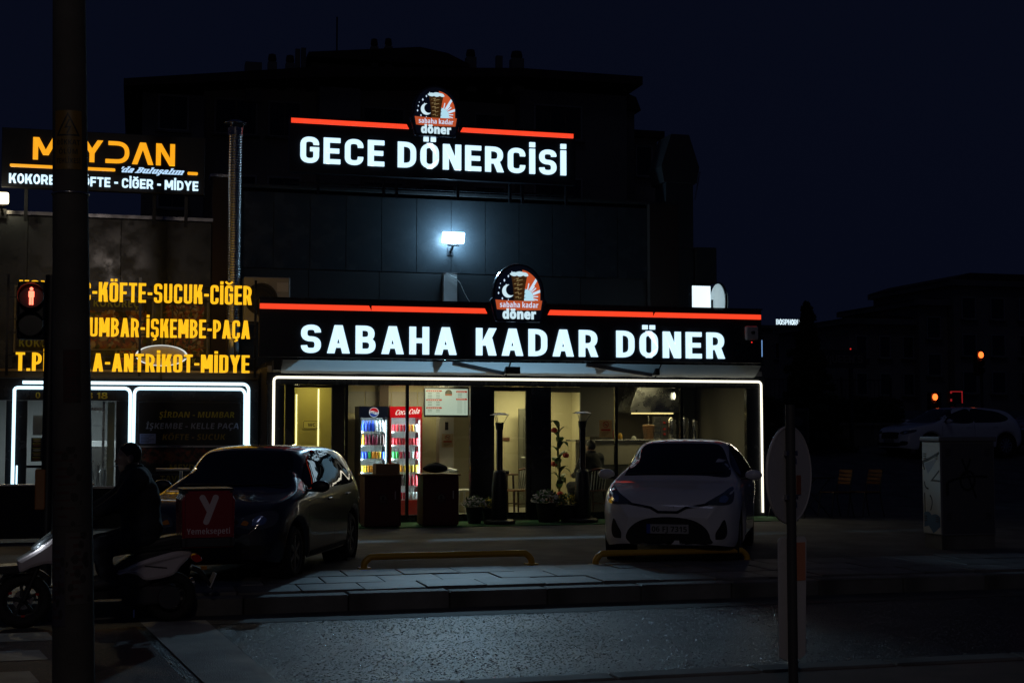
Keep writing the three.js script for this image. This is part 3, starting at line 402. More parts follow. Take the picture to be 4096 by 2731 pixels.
{ // amber sign
  const t = thing('amber_shop_sign', 'black sign reading MEYDAN in lit amber letters above the neighbouring shop', 'sign', [0, 0, 0]);
  part(t, 'sign_board', bb(-2.32, 1.09, 5.74, 6.77, -1.65, -1.5, 0.008), M.signFace);
  letters(t, 'MEYↃΛN', -1.81, 0.57, 6.235, 0.385, -1.498, MEY, M.letterAmber, 0.03);
  for (const [x0, x1] of [[-2.18, -0.44], [0.79, 0.97]]) part(t, 'light_bar', ext(rrect(x0, 0, x1, 0.05, 0.024), 0.03), M.letterAmber, [0, 6.09, -1.498]);
  letters(t, 'KOKOREÇ - KÖFTE - CİĞER - MİDYE', -2.19, 0.98, 5.81, 0.165, -1.498, ROUND, M.letterWhite, 0.025);
  const st = canvasTex(512, 96, (c, w, h) => { c.fillStyle = '#000'; c.fillRect(0, 0, w, h); c.fillStyle = '#cfe9ff'; c.strokeStyle = '#cfe9ff'; c.lineWidth = 5; c.lineJoin = 'round'; c.save(); c.transform(1, 0, -0.35, 1, 24, 0); c.font = 'italic bold 74px serif'; c.fillText("'da Buluşalım", 10, 66, w - 40); c.strokeText("'da Buluşalım", 10, 66, w - 40); c.restore(); });
  const g = bb(-0.42, 0.77, 6.03, 6.2, -1.495, -1.475); sheetUV(g, -0.42, 6.03, 1.19, 0.17); part(t, 'script_plate_sign', g, mat([0.02, 0.02, 0.02], 0.4, 0, { emissive: col(0.85, 0.97, 1.1), emissiveMap: st, emissiveIntensity: 0.95 }));
  for (const x of [-1.95, -1.0, 0.2, 0.75]) part(t, 'sign_leg', bb(x, x + 0.06, 5.2, 6.5, -1.74, -1.67), M.frame);
}
{ // three rows of yellow letters on a rail frame
  const t = thing('yellow_letter_sign', 'three rows of lit yellow dish names on a thin black frame', 'sign', [0, 0, 0]);
  const rows = [['KOKOREÇ-KÖFTE-SUCUK-CİĞER', -1.83, 1.79, 3.635, 0.31], ['ŞIRDAN-MUMBAR-İŞKEMBE-PAÇA', -1.85, 1.765, 3.075, 0.3], ['T.PİRZOLA-ANTRİKOT-MİDYE', -1.86, 1.765, 2.515, 0.29]];
  for (const [s, x0, x1, y, h] of rows) { letters(t, s, x0, x1, y, h, 0.42, COND, M.letterYellow, 0.05); part(t, 'rail', bb(-1.98, 1.86, y + 0.03, y + 0.055, 0.38, 0.415), M.frame); part(t, 'rail', bb(-1.98, 1.86, y + h - 0.06, y + h - 0.035, 0.38, 0.415), M.frame); }
  for (const x of [-2.0, 0.02, 1.86]) part(t, 'post', bb(x - 0.02, x + 0.02, 2.44, 4.05, 0.34, 0.376), M.frame); for (const x of [-1.6, 0.5, 1.5]) part(t, 'stay', rod([x, 3.9, 0.36], [x + 0.1, 2.58, -0.6], 0.008), M.frame);
}
// food posters on the wall behind the letters
function foodPoster(label, title, x0, x1, y0, y1, z, ty, seed0, tcol = '#aab414') {
  const t = thing('food_poster', label, 'poster', [(x0 + x1) / 2, y0, z], 0, 'food posters on the neighbouring shop'), w = x1 - x0, h = y1 - y0;
  const ct = canvasTex(256, Math.round(256 * h / w), (c, W, H) => { c.fillStyle = '#0b0c0c'; c.fillRect(0, 0, W, H); let s = seed0; const r = () => { s = (s * 1103515245 + 12345) >>> 0; return s / 4294967296; };
    for (let i = 0; i < 260; i++) { const y = H * (ty ? 0.03 + 0.72 * r() : 0.25 + 0.72 * r()); c.fillStyle = `rgba(${[[150, 70, 30], [190, 130, 60], [90, 40, 20], [200, 190, 170], [60, 80, 25], [170, 50, 30]][Math.floor(r() * 6)].join(',')},0.75)`; c.beginPath(); c.ellipse(W * (0.08 + 0.84 * r()), y, 6 + 14 * r(), 3 + 8 * r(), r() * 3, 0, 7); c.fill(); }
    c.fillStyle = '#0b0c0c'; c.fillRect(0, ty ? H * 0.78 : 0, W, H * 0.24); c.fillStyle = tcol; c.font = `bold ${Math.round(Math.min(H * 0.19, W * 0.22))}px sans-serif`; c.textAlign = 'center'; c.fillText(title, W / 2, ty ? H * 0.94 : H * 0.18, W * 0.9); });
  const g = bb(-w / 2, w / 2, 0, h, 0, 0.02); sheetUV(g, -w / 2, 0, w, h); part(t, 'print', g, mat([0.85, 0.85, 0.85], 0.35, 0, { map: ct }));
  part(t, 'border', mg(bb(-w / 2 - 0.03, w / 2 + 0.03, -0.03, -0.001, -0.01, 0.03), bb(-w / 2 - 0.03, w / 2 + 0.03, h + 0.001, h + 0.03, -0.01, 0.03), bb(-w / 2 - 0.03, -w / 2 - 0.001, 0, h, -0.01, 0.03), bb(w / 2 + 0.001, w / 2 + 0.03, 0, h, -0.01, 0.03)), M.grey);
}
foodPoster('food poster titled KOKOREÇ behind the top row of yellow letters', 'KOKOREÇ', -1.0, 0.22, 3.0, 3.9, -1.78, false, 11);
foodPoster('food poster titled CİĞER behind the end of the yellow letters', 'CİĞER', 0.4, 1.17, 3.46, 3.92, -1.78, false, 23); foodPoster('food poster titled TAVUK below the liver poster', 'TAVUK', 0.42, 1.17, 2.72, 3.4, -1.78, true, 37);
foodPoster('food poster with a yellow title ending in KO behind the crossing signal', 'KOKOREÇ', -2.05, -1.15, 2.95, 4.05, -1.77, true, 51); foodPoster('reddish food picture below the middle of the yellow letters', 'KÖFTE', -0.35, 0.3, 2.62, 2.95, -1.2, true, 71);
{ const t = thing('oval_ring_light', 'oval white ring sign behind the lowest yellow letters', 'sign', [0.37, 2.8, 0.12]); part(t, 'ring_light', new THREE.TorusGeometry(0.4, 0.016, 8, 48).scale(1, 0.42, 1), glow([0.8, 0.95, 1], 0.7)); const g = cyl(0.39, 0.39, 0.02, 40).rotateX(PI / 2).scale(1, 0.42, 1); part(t, 'backing', g, mat([0.35, 0.33, 0.33], 0.5), [0, 0, -0.03]); part(t, 'stay', bb(-0.015, 0.015, -0.42, -0.16, -0.05, -0.03), M.frame); }
{ // printed panel in the second bay
  const ct = canvasTex(768, 680, (c, w, h) => { c.fillStyle = '#0a0d12'; c.fillRect(0, 0, w, h); c.textAlign = 'center'; c.save(); c.transform(1, 0, -0.12, 1, 30, 0);
    c.font = 'bold 66px sans-serif'; c.fillStyle = '#a39a1c'; c.fillText('ŞİRDAN - MUMBAR', 420, 130, 560); c.fillStyle = '#8d97b5'; c.fillText('İŞKEMBE - KELLE PAÇA', 400, 222, 690); c.fillStyle = '#8f7a14'; c.fillText('KÖFTE - SUCUK', 420, 312, 470); c.restore();
    c.fillStyle = '#7c86b4'; c.fillRect(18, 262, 118, 80); c.fillStyle = '#3a4266'; for (let i = 0; i < 6; i++) c.fillRect(26, 272 + i * 11, 96 - (i % 3) * 18, 5); c.strokeStyle = '#566070'; c.lineWidth = 4; c.strokeRect(6, 6, w - 12, 350);
    for (let i = 0; i < 300; i++) { c.fillStyle = `rgba(${90 + hash(i, 1, 1) * 90},${40 + hash(i, 2, 1) * 50},${30 + hash(i, 3, 1) * 30},0.4)`; c.beginPath(); c.ellipse(20 + hash(i, 4, 1) * 730, 380 + hash(i, 5, 1) * 110, 30 * hash(i, 6, 1) + 5, 12 * hash(i, 7, 1) + 3, hash(i, 8, 1) * 3, 0, 7); c.fill(); }
    c.fillStyle = '#9a8b16'; c.font = 'bold 70px sans-serif'; c.fillText('MEYDAN', 380, 560); c.fillText('TAVUK', 280, 650); c.fillStyle = '#565e6a'; c.fillRect(0, 366, w, 6); c.fillRect(0, 588, w, 6); });
  const t = thing('dish_list_panel', 'dark printed panel listing dishes in yellow and grey capitals', 'panel', [0, 0, 0]); const g = bb(0.005, 1.675, 0.68, 2.05, -0.02, 0.02); sheetUV(g, 0.005, 0.68, 1.67, 1.37); part(t, 'print', g, mat([0.8, 0.8, 0.8], 0.4, 0, { map: ct })); part(t, 'trim', mg(bb(0.005, 1.675, 1.3, 1.325, 0.021, 0.035), bb(0.005, 1.675, 0.66, 0.679, -0.02, 0.035)), M.steelRough);
}
{ // inside the lit bay
  const l = thing('ceiling_light', 'cool ceiling light inside the neighbouring shop', 'light', [-1.4, 2.4, -1.4]); part(l, 'light_panel', bb(-0.6, 0.6, -0.03, 0.01, -0.15, 0.15), glow([0.85, 0.95, 1], 1.5)); area(l, 1.2, 0.3, [0.8, 0.94, 1], 32, [0, -0.045, 0], [0, -2, 0.01]);
  single('picture_print', 'black and white picture in the neighbouring shop window', 'picture', bb(-1.62, -1.32, 1.5, 1.82, -0.09, -0.08), mat([0.55, 0.55, 0.55], 0.5, 0, { map: canvasTex(64, 64, (c) => { c.fillStyle = '#ddd'; c.fillRect(0, 0, 64, 64); c.fillStyle = '#444'; c.beginPath(); c.ellipse(32, 30, 16, 22, 0.5, 0, 7); c.fill(); c.fillStyle = '#999'; c.fillRect(8, 44, 40, 12); }) }));
  const menu = canvasTex(128, 128, (c) => { c.fillStyle = '#15120c'; c.fillRect(0, 0, 128, 128); for (let j = 0; j < 5; j++) for (let i = 0; i < 3; i++) { c.fillStyle = '#c8b830'; c.fillRect(6 + i * 41, 4 + j * 25, 30, 5); c.fillStyle = ['#b09060', '#8a5a30', '#c8c0a8'][(i + j) % 3]; c.beginPath(); c.ellipse(22 + i * 41, 17 + j * 25, 15, 7, 0, 0, 7); c.fill(); } });
  const mp = thing('menu_poster', 'black menu poster with yellow rows in the neighbouring shop window', 'poster', [-1.38, 1.08, -0.085]); const g = bb(-0.26, 0.26, 0, 0.38, 0, 0.01); sheetUV(g, -0.26, 0, 0.52, 0.38); part(mp, 'print', g, mat([1, 1, 1], 0.5, 0, { map: menu }));
  single('price_card', 'small red and green card in the neighbouring shop window', 'card', bb(-1.55, -1.36, 0.78, 0.98, -0.09, -0.08), mat([1, 1, 1], 0.5, 0, { map: canvasTex(32, 32, (c) => { c.fillStyle = '#c8c8c0'; c.fillRect(0, 0, 32, 32); c.fillStyle = '#a01818'; c.fillRect(0, 8, 18, 18); c.fillStyle = '#1c7a2c'; c.fillRect(18, 2, 12, 16); }) }));
  const cab = thing('kitchen_cabinet', 'pale steel kitchen cabinet seen through the neighbouring shop window', 'cabinet', [-0.95, 0.04, -2.2]); part(cab, 'carcass', bb(-0.5, 0.6, 0, 1.35, -0.4, 0, 0.01), M.white); part(cab, 'door', bb(-0.45, 0.05, 0.2, 1.25, 0.005, 0.02), M.steelRough); part(cab, 'door', bb(0.08, 0.55, 0.2, 1.25, 0.005, 0.02), M.steelRough); part(cab, 'top_shelf', bb(-0.5, 0.6, 1.6, 1.64, -0.35, 0), M.steelRough);
  for (const [x, n] of [[-0.72, 6], [-0.62, 9], [-0.52, 7]]) { const s = thing('cup_stack', `stack of ${n} white paper cups on the neighbouring shop counter`, 'cups', [x, 0.68, -0.18], 0, 'paper cup stacks'); for (let i = 0; i < n; i++) part(s, 'cup', cyl(0.042, 0.032, 0.09, 14, true), M.white, [0, 0.045 + i * 0.03, 0]); }
}
{ // steel rail post and barrier by the shops
  const t = thing('queue_post', 'thin steel post with a top rail beside the dark hatchback', 'post', [0.62, 0, 3.0]); part(t, 'post', rod([0, 0, 0], [0, 1.0, 0], 0.022), M.steel); part(t, 'top_rail', rod([-0.35, 1.02, 0], [0.12, 1.02, 0], 0.018), M.steel); for (const y of [0.45, 0.7]) part(t, 'ring', new THREE.TorusGeometry(0.026, 0.008, 6, 16).rotateX(PI / 2), M.steel, [0, y, 0]); part(t, 'base', cyl(0.1, 0.12, 0.02), M.steel, [0, 0.011, 0]);
  const b = thing('low_barrier', 'black low barrier board in front of the neighbouring shop window', 'barrier', [-1.6, 0, 2.6]); part(b, 'board', bb(-1.6, 1.0, 0.05, 0.78, -0.02, 0.02, 0.008), M.blackMatt); part(b, 'rail', rod([-1.62, 0.8, 0], [1.02, 0.8, 0], 0.02), M.steelRough); for (const x of [-1.5, -0.3, 0.9]) part(b, 'foot', bb(x - 0.03, x + 0.03, 0, 0.05, -0.2, 0.2), M.black);
}
// ================= inside the kebab shop =================
const text = (w, h, draw, o = {}) => mat([1, 1, 1], 0.5, 0, { map: canvasTex(w, h, draw), ...o });
function sheet(w, h, d = 0.008) { const g = bb(-w / 2, w / 2, 0, h, 0, d); return sheetUV(g, -w / 2, 0, w, h); }
{ // ceiling lights
  for (const [x, z, w, p, l] of [[3.0, -1.1, 0.5, 10, 'small warm ceiling light over the toilet front'], [5.0, -1.3, 1.2, 26.0, 'warm ceiling light panel behind the drink coolers'], [7.4, -2.9, 1.2, 26.0, 'warm ceiling light panel over the passage behind the door'], [9.4, -0.9, 1.2, 9.0, 'dim warm ceiling light over the kebab counter']]) {
    const t = thing('ceiling_light', l, 'light', [x, 2.555, z], 0, 'ceiling lights of the kebab shop'); part(t, 'light_panel', bb(-w / 2, w / 2, -0.035, -0.002, -0.15, 0.15), glow([1, 0.86, 0.5], 1.4)); area(t, w, 0.3, [1, 0.84, 0.42], p, [0, -0.05, 0], [0, -2, 0.01]); }
  // lit toilet wall with sign and two light tubes
  const wc = thing('toilet_screen', 'yellow lit panel with a framed WC sign inside the shop', 'screen wall', [0, 0, -1.55]);
  part(wc, 'panel', bb(2.5, 3.56, 0.03, 2.5, -0.06, 0), mat([0.66, 0.56, 0.12], 0.6, 0, { map: T.plastC })); const wg = sheet(0.31, 0.15); part(wc, 'print', wg, text(256, 128, (c) => { c.fillStyle = '#d4c664'; c.fillRect(0, 0, 256, 128); c.strokeStyle = '#1c1a10'; c.lineWidth = 7; c.beginPath(); c.roundRect(8, 8, 240, 112, 20); c.stroke(); c.fillStyle = '#1c1a10'; c.font = 'bold 72px sans-serif'; c.textAlign = 'center'; c.fillText('WC', 128, 90); }), [3.03, 1.6, 0.002]);
  for (const [x, y1] of [[2.755, 2.22], [3.15, 2.32]]) part(wc, 'light_tube', bb(x - 0.012, x + 0.012, 1.15, y1, 0.002, 0.016), M.tubeYellow);
  area(wc, 0.03, 1.1, [1, 0.88, 0.4], 14, [2.755, 1.7, 0.05], [2.755, 1.7, 3]);
  const div = thing('partition_wall', 'grey cupboard wall behind the drink coolers', 'wall', [0, 0, -2.3]); part(div, 'wall', bb(3.5, 6.35, 0.03, 2.55, -0.08, 0), M.cream); for (let i = 0; i < 5; i++) part(div, 'cupboard_door', bb(3.62 + i * 0.5, 4.1 + i * 0.5, 1.9, 2.3, 0.004, 0.022), mat([0.33, 0.33, 0.33], 0.5)); 
}
function cooler(label, x, w, h, z, caseM, lightC, shelves, headTex, headEm) {
  const t = thing('drink_cooler', label, 'cooler', [x, 0.03, z]), d = 0.5, hy = h - 0.2;
  part(t, 'case', mg(bb(-w / 2, -w / 2 + 0.03, 0, h, -d, 0), bb(w / 2 - 0.03, w / 2, 0, h, -d, 0), bb(-w / 2 + 0.03, w / 2 - 0.03, 0, 0.25, -d, 0), bb(-w / 2 + 0.03, w / 2 - 0.03, hy, h, -d, 0)), caseM);
  part(t, 'back_panel', bb(-w / 2 + 0.031, w / 2 - 0.031, 0.251, hy - 0.001, -d, -d + 0.02), M.white);
  const hg = sheet(w - 0.02, 0.2, 0.012); part(t, 'head_sign', hg, mat([0.3, 0.3, 0.3], 0.3, 0, { map: headTex, emissive: col(1, 1, 1), emissiveMap: headTex, emissiveIntensity: headEm }), [0, hy - 0.004, 0.004]);
  part(t, 'door_frame', mg(bb(-w / 2, -w / 2 + 0.03, 0.25, hy - 0.01, 0.002, 0.03), bb(w / 2 - 0.03, w / 2, 0.25, hy - 0.01, 0.002, 0.03), bb(-w / 2 + 0.03, w / 2 - 0.03, 0.25, 0.28, 0.002, 0.03)), caseM); part(t, 'door_glass', bb(-w / 2 + 0.032, w / 2 - 0.032, 0.282, hy - 0.012, 0.014, 0.016), M.pane);
  part(t, 'light_tube', bb(w / 2 - 0.05, w / 2 - 0.034, 0.3, hy - 0.05, -0.05, -0.02), glow(lightC, 2.2)); area(t, 0.03, hy - 0.4, lightC, 50, [-w / 2 + 0.05, 0.25 + hy / 2, -0.02], [0.2, 0.25 + hy / 2, -0.25]); area(t, 0.03, hy - 0.4, lightC, 60, [w / 2 - 0.055, 0.25 + hy / 2, -0.035], [-0.2, 0.25 + hy / 2, -0.2]); area(t, w - 0.1, 0.05, lightC, 30, [0, hy - 0.02, -0.06], [0, 0, -0.16]);
  const n = shelves.length, dy = (hy - 0.3) / n; shelves.forEach(([c1, c2, hgt, kind], i) => { const y = 0.28 + (n - 1 - i) * dy; part(t, 'shelf', bb(-w / 2 + 0.035, w / 2 - 0.035, y, y + 0.012, -d + 0.03, -0.03), M.white); part(t, 'price_strip', bb(-w / 2 + 0.035, w / 2 - 0.035, y - 0.012, y + 0.014, -0.028, -0.024), M.white); });
  return { t, y: (i) => 0.03 + 0.292 + (n - 1 - i) * dy };
}
const canG = lathe([[0, 0], [0.026, 0], [0.031, 0.012], [0.031, 0.112], [0.025, 0.126], [0, 0.126]], 12), botG = lathe([[0, 0], [0.03, 0], [0.032, 0.02], [0.032, 0.11], [0.024, 0.15], [0.012, 0.18], [0.012, 0.2], [0, 0.2]], 12);
const drinkMats = {}; const dm = (c) => drinkMats[c] ??= mat(new THREE.Color(c), 0.3, 0.1);
function stock(cl, x, w, z, rows, where, kinds) {
  rows.forEach(([n, cols, kind], i) => { for (let k = 0; k < n; k++) for (let dz = 0; dz < 1; dz++) { const c = cols[k * cols.length / n | 0], nm = kind === 'b' ? 'drink_bottle' : 'drink_can'; single(nm, `${kinds[c]} drink ${kind === 'b' ? 'bottle' : 'can'} on shelf ${['one', 'two', 'three', 'four', 'five', 'six'][i]} from the top of the ${where}`, kind === 'b' ? 'bottle' : 'can', kind === 'b' ? botG : canG, dm(c), [x - w / 2 + 0.07 + k * (w - 0.14) / (n - 1), cl.y(i), z - 0.075], [0, 0, 0], 'drinks in the coolers'); } });
}
{ const names = { '#1c3fae': 'blue', '#d8d8e0': 'silver', '#7a1030': 'dark cherry', '#e08a20': 'orange', '#22913a': 'green', '#c8a018': 'yellow', '#0c5a24': 'bottle green', '#b01020': 'red', '#e0e4e6': 'white', '#30100c': 'cola brown' };
  const ht = canvasTex(256, 100, (c) => { c.fillStyle = '#070d1c'; c.fillRect(0, 0, 256, 100); c.fillStyle = '#e8f0fa'; c.beginPath(); c.arc(128, 52, 44, 0, 7); c.fill(); c.fillStyle = '#c01824'; c.beginPath(); c.arc(128, 52, 40, PI, 0); c.quadraticCurveTo(150, 50, 128, 42); c.quadraticCurveTo(108, 34, 88, 46); c.fill(); c.fillStyle = '#123a9c'; c.beginPath(); c.arc(128, 52, 40, 0.15, PI - 0.15); c.quadraticCurveTo(110, 58, 128, 68); c.quadraticCurveTo(150, 76, 168, 60); c.fill(); c.fillStyle = '#141a30'; c.font = 'bold 26px sans-serif'; c.textAlign = 'center'; c.fillText('pepsi', 128, 62); });
  const a = cooler('black drink cooler with a round red white and blue badge', 4.15, 0.54, 1.98, -1.5, M.black, [0.75, 0.92, 1], [1, 1, 1, 1, 1, 1].map(() => []), ht, 0.7);
  stock(a, 4.15, 0.5, -1.5, [[7, ['#1c3fae', '#d8d8e0'], 'b'], [7, ['#e08a20', '#7a1030', '#7a1030', '#7a1030', '#7a1030', '#30100c', '#30100c'], 'b'], [7, ['#1c3fae', '#22913a', '#e08a20', '#c8a018', '#1c3fae'], 'c'], [8, ['#c8a018', '#e08a20', '#c8a018', '#c8a018'], 'c'], [8, ['#0c5a24'], 'b'], [7, ['#e0e4e6', '#b01020'], 'c']], 'black cooler', names);
  const h2 = canvasTex(256, 84, (c) => { c.fillStyle = '#c00c18'; c.fillRect(0, 0, 256, 84); c.fillStyle = '#fff'; c.save(); c.transform(1, -0.06, -0.25, 1, 16, 6); c.font = 'italic bold 54px serif'; c.textAlign = 'center'; c.fillText('Coca-Cola', 134, 60, 200); c.restore(); });
  const b = cooler('red drink cooler with white script on its lit head', 4.74, 0.6, 1.98, -1.5, M.red, [0.75, 0.95, 1], [1, 1, 1, 1, 1, 1].map(() => []), h2, 0.85);
  stock(b, 4.74, 0.56, -1.5, [[7, ['#b01020', '#b01020', '#e08a20', '#d8d8e0'], 'c'], [8, ['#b01020'], 'c'], [7, ['#22913a', '#b01020', '#7a1030', '#e0e4e6', '#b01020'], 'c'], [7, ['#e08a20', '#c8a018', '#c8a018'], 'c'], [7, ['#30100c', '#b01020'], 'b'], [7, ['#b01020', '#e0e4e6'], 'c']], 'red cooler', names);
}
{ // menu screen
  const mt = canvasTex(512, 330, (c, w, h) => { c.fillStyle = '#b9c9bb'; c.fillRect(0, 0, w, h); const red = (x, y, ww) => { c.fillStyle = '#b3241c'; c.beginPath(); c.roundRect(x, y, ww, 22, 10); c.fill(); c.fillStyle = '#e8d8c0'; for (let i = 0; i < 6; i++) c.fillRect(x + 16 + i * (ww - 40) / 6, y + 8, (ww - 60) / 8, 7); };
    red(10, 14, 190); red(10, 128, 190); red(10, 228, 190); red(370, 22, 136); red(370, 118, 136); c.fillStyle = '#5c6a5e'; for (const [x, y, n] of [[30, 48, 4], [30, 162, 3], [30, 262, 2], [392, 54, 3]]) for (let i = 0; i < n; i++) { c.fillRect(x, y + i * 20, 50, 6); c.fillRect(x + 100, y + i * 20, 44, 6); } for (let i = 0; i < 12; i++) { c.fillStyle = '#8a968a'; c.fillRect(384, 150 + i * 14, 60, 4); c.fillRect(470, 150 + i * 14, 26, 4); }
    c.fillStyle = '#15110c'; c.beginPath(); c.arc(280, 50, 42, PI, 0); c.lineTo(322, 84); c.lineTo(238, 84); c.fill(); c.fillStyle = '#b3502c'; c.fillRect(238, 66, 84, 16); c.fillStyle = '#3a2410'; c.fillRect(266, 20, 26, 46); });
  const t = thing('menu_screen', 'wall mounted menu screen with red headings above the counter', 'screen', [5.5, 1.84, -1.5]); part(t, 'case', bb(-0.42, 0.42, -0.02, 0.53, -0.05, -0.001, 0.006), M.black); const g = sheet(0.8, 0.48, 0.004); part(t, 'screen_face', g, mat([0.05, 0.05, 0.05], 0.2, 0, { emissive: col(1, 1, 0.95), emissiveMap: mt, emissiveIntensity: 0.85 }), [0, 0.015, 0.002]); part(t, 'mount', bb(-0.03, 0.03, 0.53, 0.71, -0.04, -0.01), M.black);
  const nosm = canvasTex(160, 208, (c) => { c.fillStyle = '#c9b596'; c.fillRect(0, 0, 160, 208); c.strokeStyle = '#b23a28'; c.lineWidth = 7; c.beginPath(); c.arc(80, 54, 34, 0, 7); c.moveTo(56, 30); c.lineTo(104, 78); c.stroke(); c.fillStyle = '#3a3028'; c.fillRect(58, 52, 44, 7); c.fillStyle = '#b8402c'; c.fillRect(22, 108, 116, 22); c.fillStyle = '#80705c'; for (let i = 0; i < 4; i++) c.fillRect(24, 146 + i * 13, 110 - i * 20, 5); });
  const nm = phy([1, 1, 1], 1, { map: nosm, transmission: 0.5, thickness: 0 });
  const ps = thing('no_smoking_notice', 'no smoking notice stuck inside the glass near the kebab grill', 'notice', [8.09, 1.45, -0.035], 0, 'no smoking notices'); part(ps, 'print', sheet(0.24, 0.31, 0.004), nm);
  const pl = thing('white_pillar', 'white boxed pillar behind the red cabinets', 'pillar', [5.58, 0.03, -2.0]); part(pl, 'box', bb(-0.14, 0.14, 0, 2.5, -0.14, 0.14, 0.006), M.white); part(pl, 'socket', bb(-0.03, 0.03, 1.55, 1.7, 0.142, 0.16), M.black);
  const p2 = thing('no_smoking_notice', 'no smoking notice on the white boxed pillar', 'notice', [5.6, 1.26, -1.855], 0, 'no smoking notices'); part(p2, 'print', sheet(0.22, 0.25, 0.004), nm);
  const dr = thing('inner_door', 'grey two panel inner door ajar in the cream passage', 'door', [7.72, 0.03, -3.55], 0.25); part(dr, 'leaf', bb(-0.3, 0.3, 0, 1.98, -0.04, 0, 0.006), mat([0.13, 0.13, 0.11], 0.5)); for (const y of [0.15, 1.05]) part(dr, 'panel', bb(-0.21, 0.21, y, y + 0.75, 0.002, 0.012, 0.004), mat([0.09, 0.09, 0.08], 0.5)); part(dr, 'handle', rod([-0.26, 1.0, 0.02], [-0.15, 1.0, 0.05], 0.012), M.steel);
  const pw = thing('passage_wall', 'cream passage wall seen through the shop door', 'wall', [0, 0, -3.75]); part(pw, 'wall', bb(6.3, 8.62, 0.03, 2.55, -0.1, 0), M.cream); part(pw, 'return_wall', bb(8.62, 8.72, 0.03, 2.55, -0.1, 0.9), M.cream); part(pw, 'name_plate', bb(7.08, 7.3, 1.36, 1.43, 0.002, 0.015), mat([0.12, 0.05, 0.03], 0.5));
}
{ // kitchen side
  const kw = thing('kitchen_wall', 'dark kitchen wall behind the kebab grill', 'wall', [0, 0, -3.0]); part(kw, 'wall', bb(8.73, 11.06, 0.03, 2.55, -0.1, 0), mat([0.14, 0.13, 0.12], 0.6, 0, { map: T.plastC }));
  const bw = thing('dark_bulkhead', 'dark grey bulkhead beside the passage, notice on the glass before it', 'wall', [0, 0, -1.9]); part(bw, 'wall', bb(8.22, 8.95, 1.45, 2.55, -0.06, 0), mat([0.11, 0.105, 0.1], 0.7, 0, { map: T.plastC })); part(bw, 'lintel', bb(7.5, 8.22, 2.3, 2.55, -0.06, 0), mat([0.11, 0.105, 0.1], 0.7));
  const ct = thing('service_counter', 'pale fronted service counter with a steel top', 'counter', [0, 0, -1.5]); part(ct, 'front', bb(8.0, 10.6, 0.93, 1.36, -0.05, 0), mat([0.42, 0.39, 0.32], 0.5, 0, { map: T.plastC })); part(ct, 'plinth', bb(8.0, 10.6, 0.03, 0.925, -0.05, -0.01), M.dark); part(ct, 'top', bb(7.98, 10.62, 1.365, 1.4, -0.6, 0.04, 0.006), M.steelRough);
  const hd = thing('extractor_hood', 'sloping steel extractor hood over the kebab grill', 'hood', [9.75, 0, -2.0]); part(hd, 'canopy', ext([[-0.55, 1.92], [0.55, 1.92], [0.55, 2.02], [0.4, 2.42], [-0.4, 2.42], [-0.55, 2.02]], 0.7, 0.006), M.steelRough, [0, 0, -0.5]); part(hd, 'light_bar', bb(-0.5, 0.35, 1.89, 1.915, 0.1, 0.16), glow([1, 0.75, 0.28], 1.3)); area(hd, 0.8, 0.06, [1, 0.75, 0.3], 14, [-0.08, 1.875, 0.13], [-0.08, 0, 0.1]); part(hd, 'spot_bulb', new THREE.SphereGeometry(0.035, 10, 8).scale(0.8, 2, 0.8), glow([1, 0.9, 0.6], 2.4), [0.33, 2.24, 0.26]);
  const sp = thing('doner_spit', 'browned doner meat cone on its spit in front of the grill', 'doner', [9.55, 1.4, -1.75]); const meat = []; for (let i = 0; i <= 18; i++) meat.push([0.085 + 0.035 * i / 18 + 0.006 * Math.sin(i * 2.3), -0.05 + i / 18 * 0.32]); meat.push([0.09, 0.285], [0, 0.29]);
  part(sp, 'meat', lathe(meat, 24), mat([0.26, 0.11, 0.035], 0.55, 0, { bumpMap: T.concB, bumpScale: 0.02, map: T.concC })); part(sp, 'spit', rod([0, -0.05, 0], [0, 0.46, 0], 0.01), M.steel);
  const gr = thing('vertical_grill', 'steel vertical grill panel beside the doner meat', 'grill', [9.78, 1.4, -1.85]); part(gr, 'panel', bb(-0.08, 0.06, 0, 0.44, -0.1, 0), M.steel); for (let i = 0; i < 4; i++) part(gr, 'burner', bb(-0.06, 0.04, 0.04 + i * 0.1, 0.1 + i * 0.1, 0.003, 0.012), M.dark); for (const y of [0.1, 0.2, 0.32]) part(gr, 'red_knob', cyl(0.022, 0.022, 0.03, 12).rotateX(PI / 2), M.red, [0.13, y, 0.02]); part(gr, 'control_box', bb(0.065, 0.24, 0, 0.44, -0.1, 0), M.dark);
  for (const [x, r, h, l] of [[10.05, 0.09, 0.42, 'first steel canister on the counter beside the grill'], [10.3, 0.1, 0.46, 'second steel canister on the counter'], [10.52, 0.07, 0.4, 'third, slimmest steel canister on the counter']]) single('canister', l, 'canister', lathe([[0, 0], [r, 0], [r, h * 0.85], [r * 0.6, h * 0.95], [r * 0.2, h], [0, h]], 20), M.steelRough, [x, 1.402, -1.8], [0, 0, 0], 'canisters on the counter');
  for (const [x, c, h, l] of [[8.82, '#8a1016', 0.24, 'red sauce bottle on the counter'], [8.92, '#b08a30', 0.12, 'small yellow jar on the counter'], [9.2, '#c8c8c0', 0.06, 'pale bowl on the counter']]) single('counter_item', l, 'container', lathe([[0, 0], [0.045, 0], [0.05, h * 0.6], [0.03, h * 0.8], [0.02, h], [0, h]], 14), mat(new THREE.Color(c), 0.4), [x, 1.402, -1.62]);
  single('fuse_box', 'small white fuse box on the dark kitchen wall', 'box', bb(8.95, 9.15, 1.95, 2.28, -2.99, -2.9, 0.01), M.white);
}
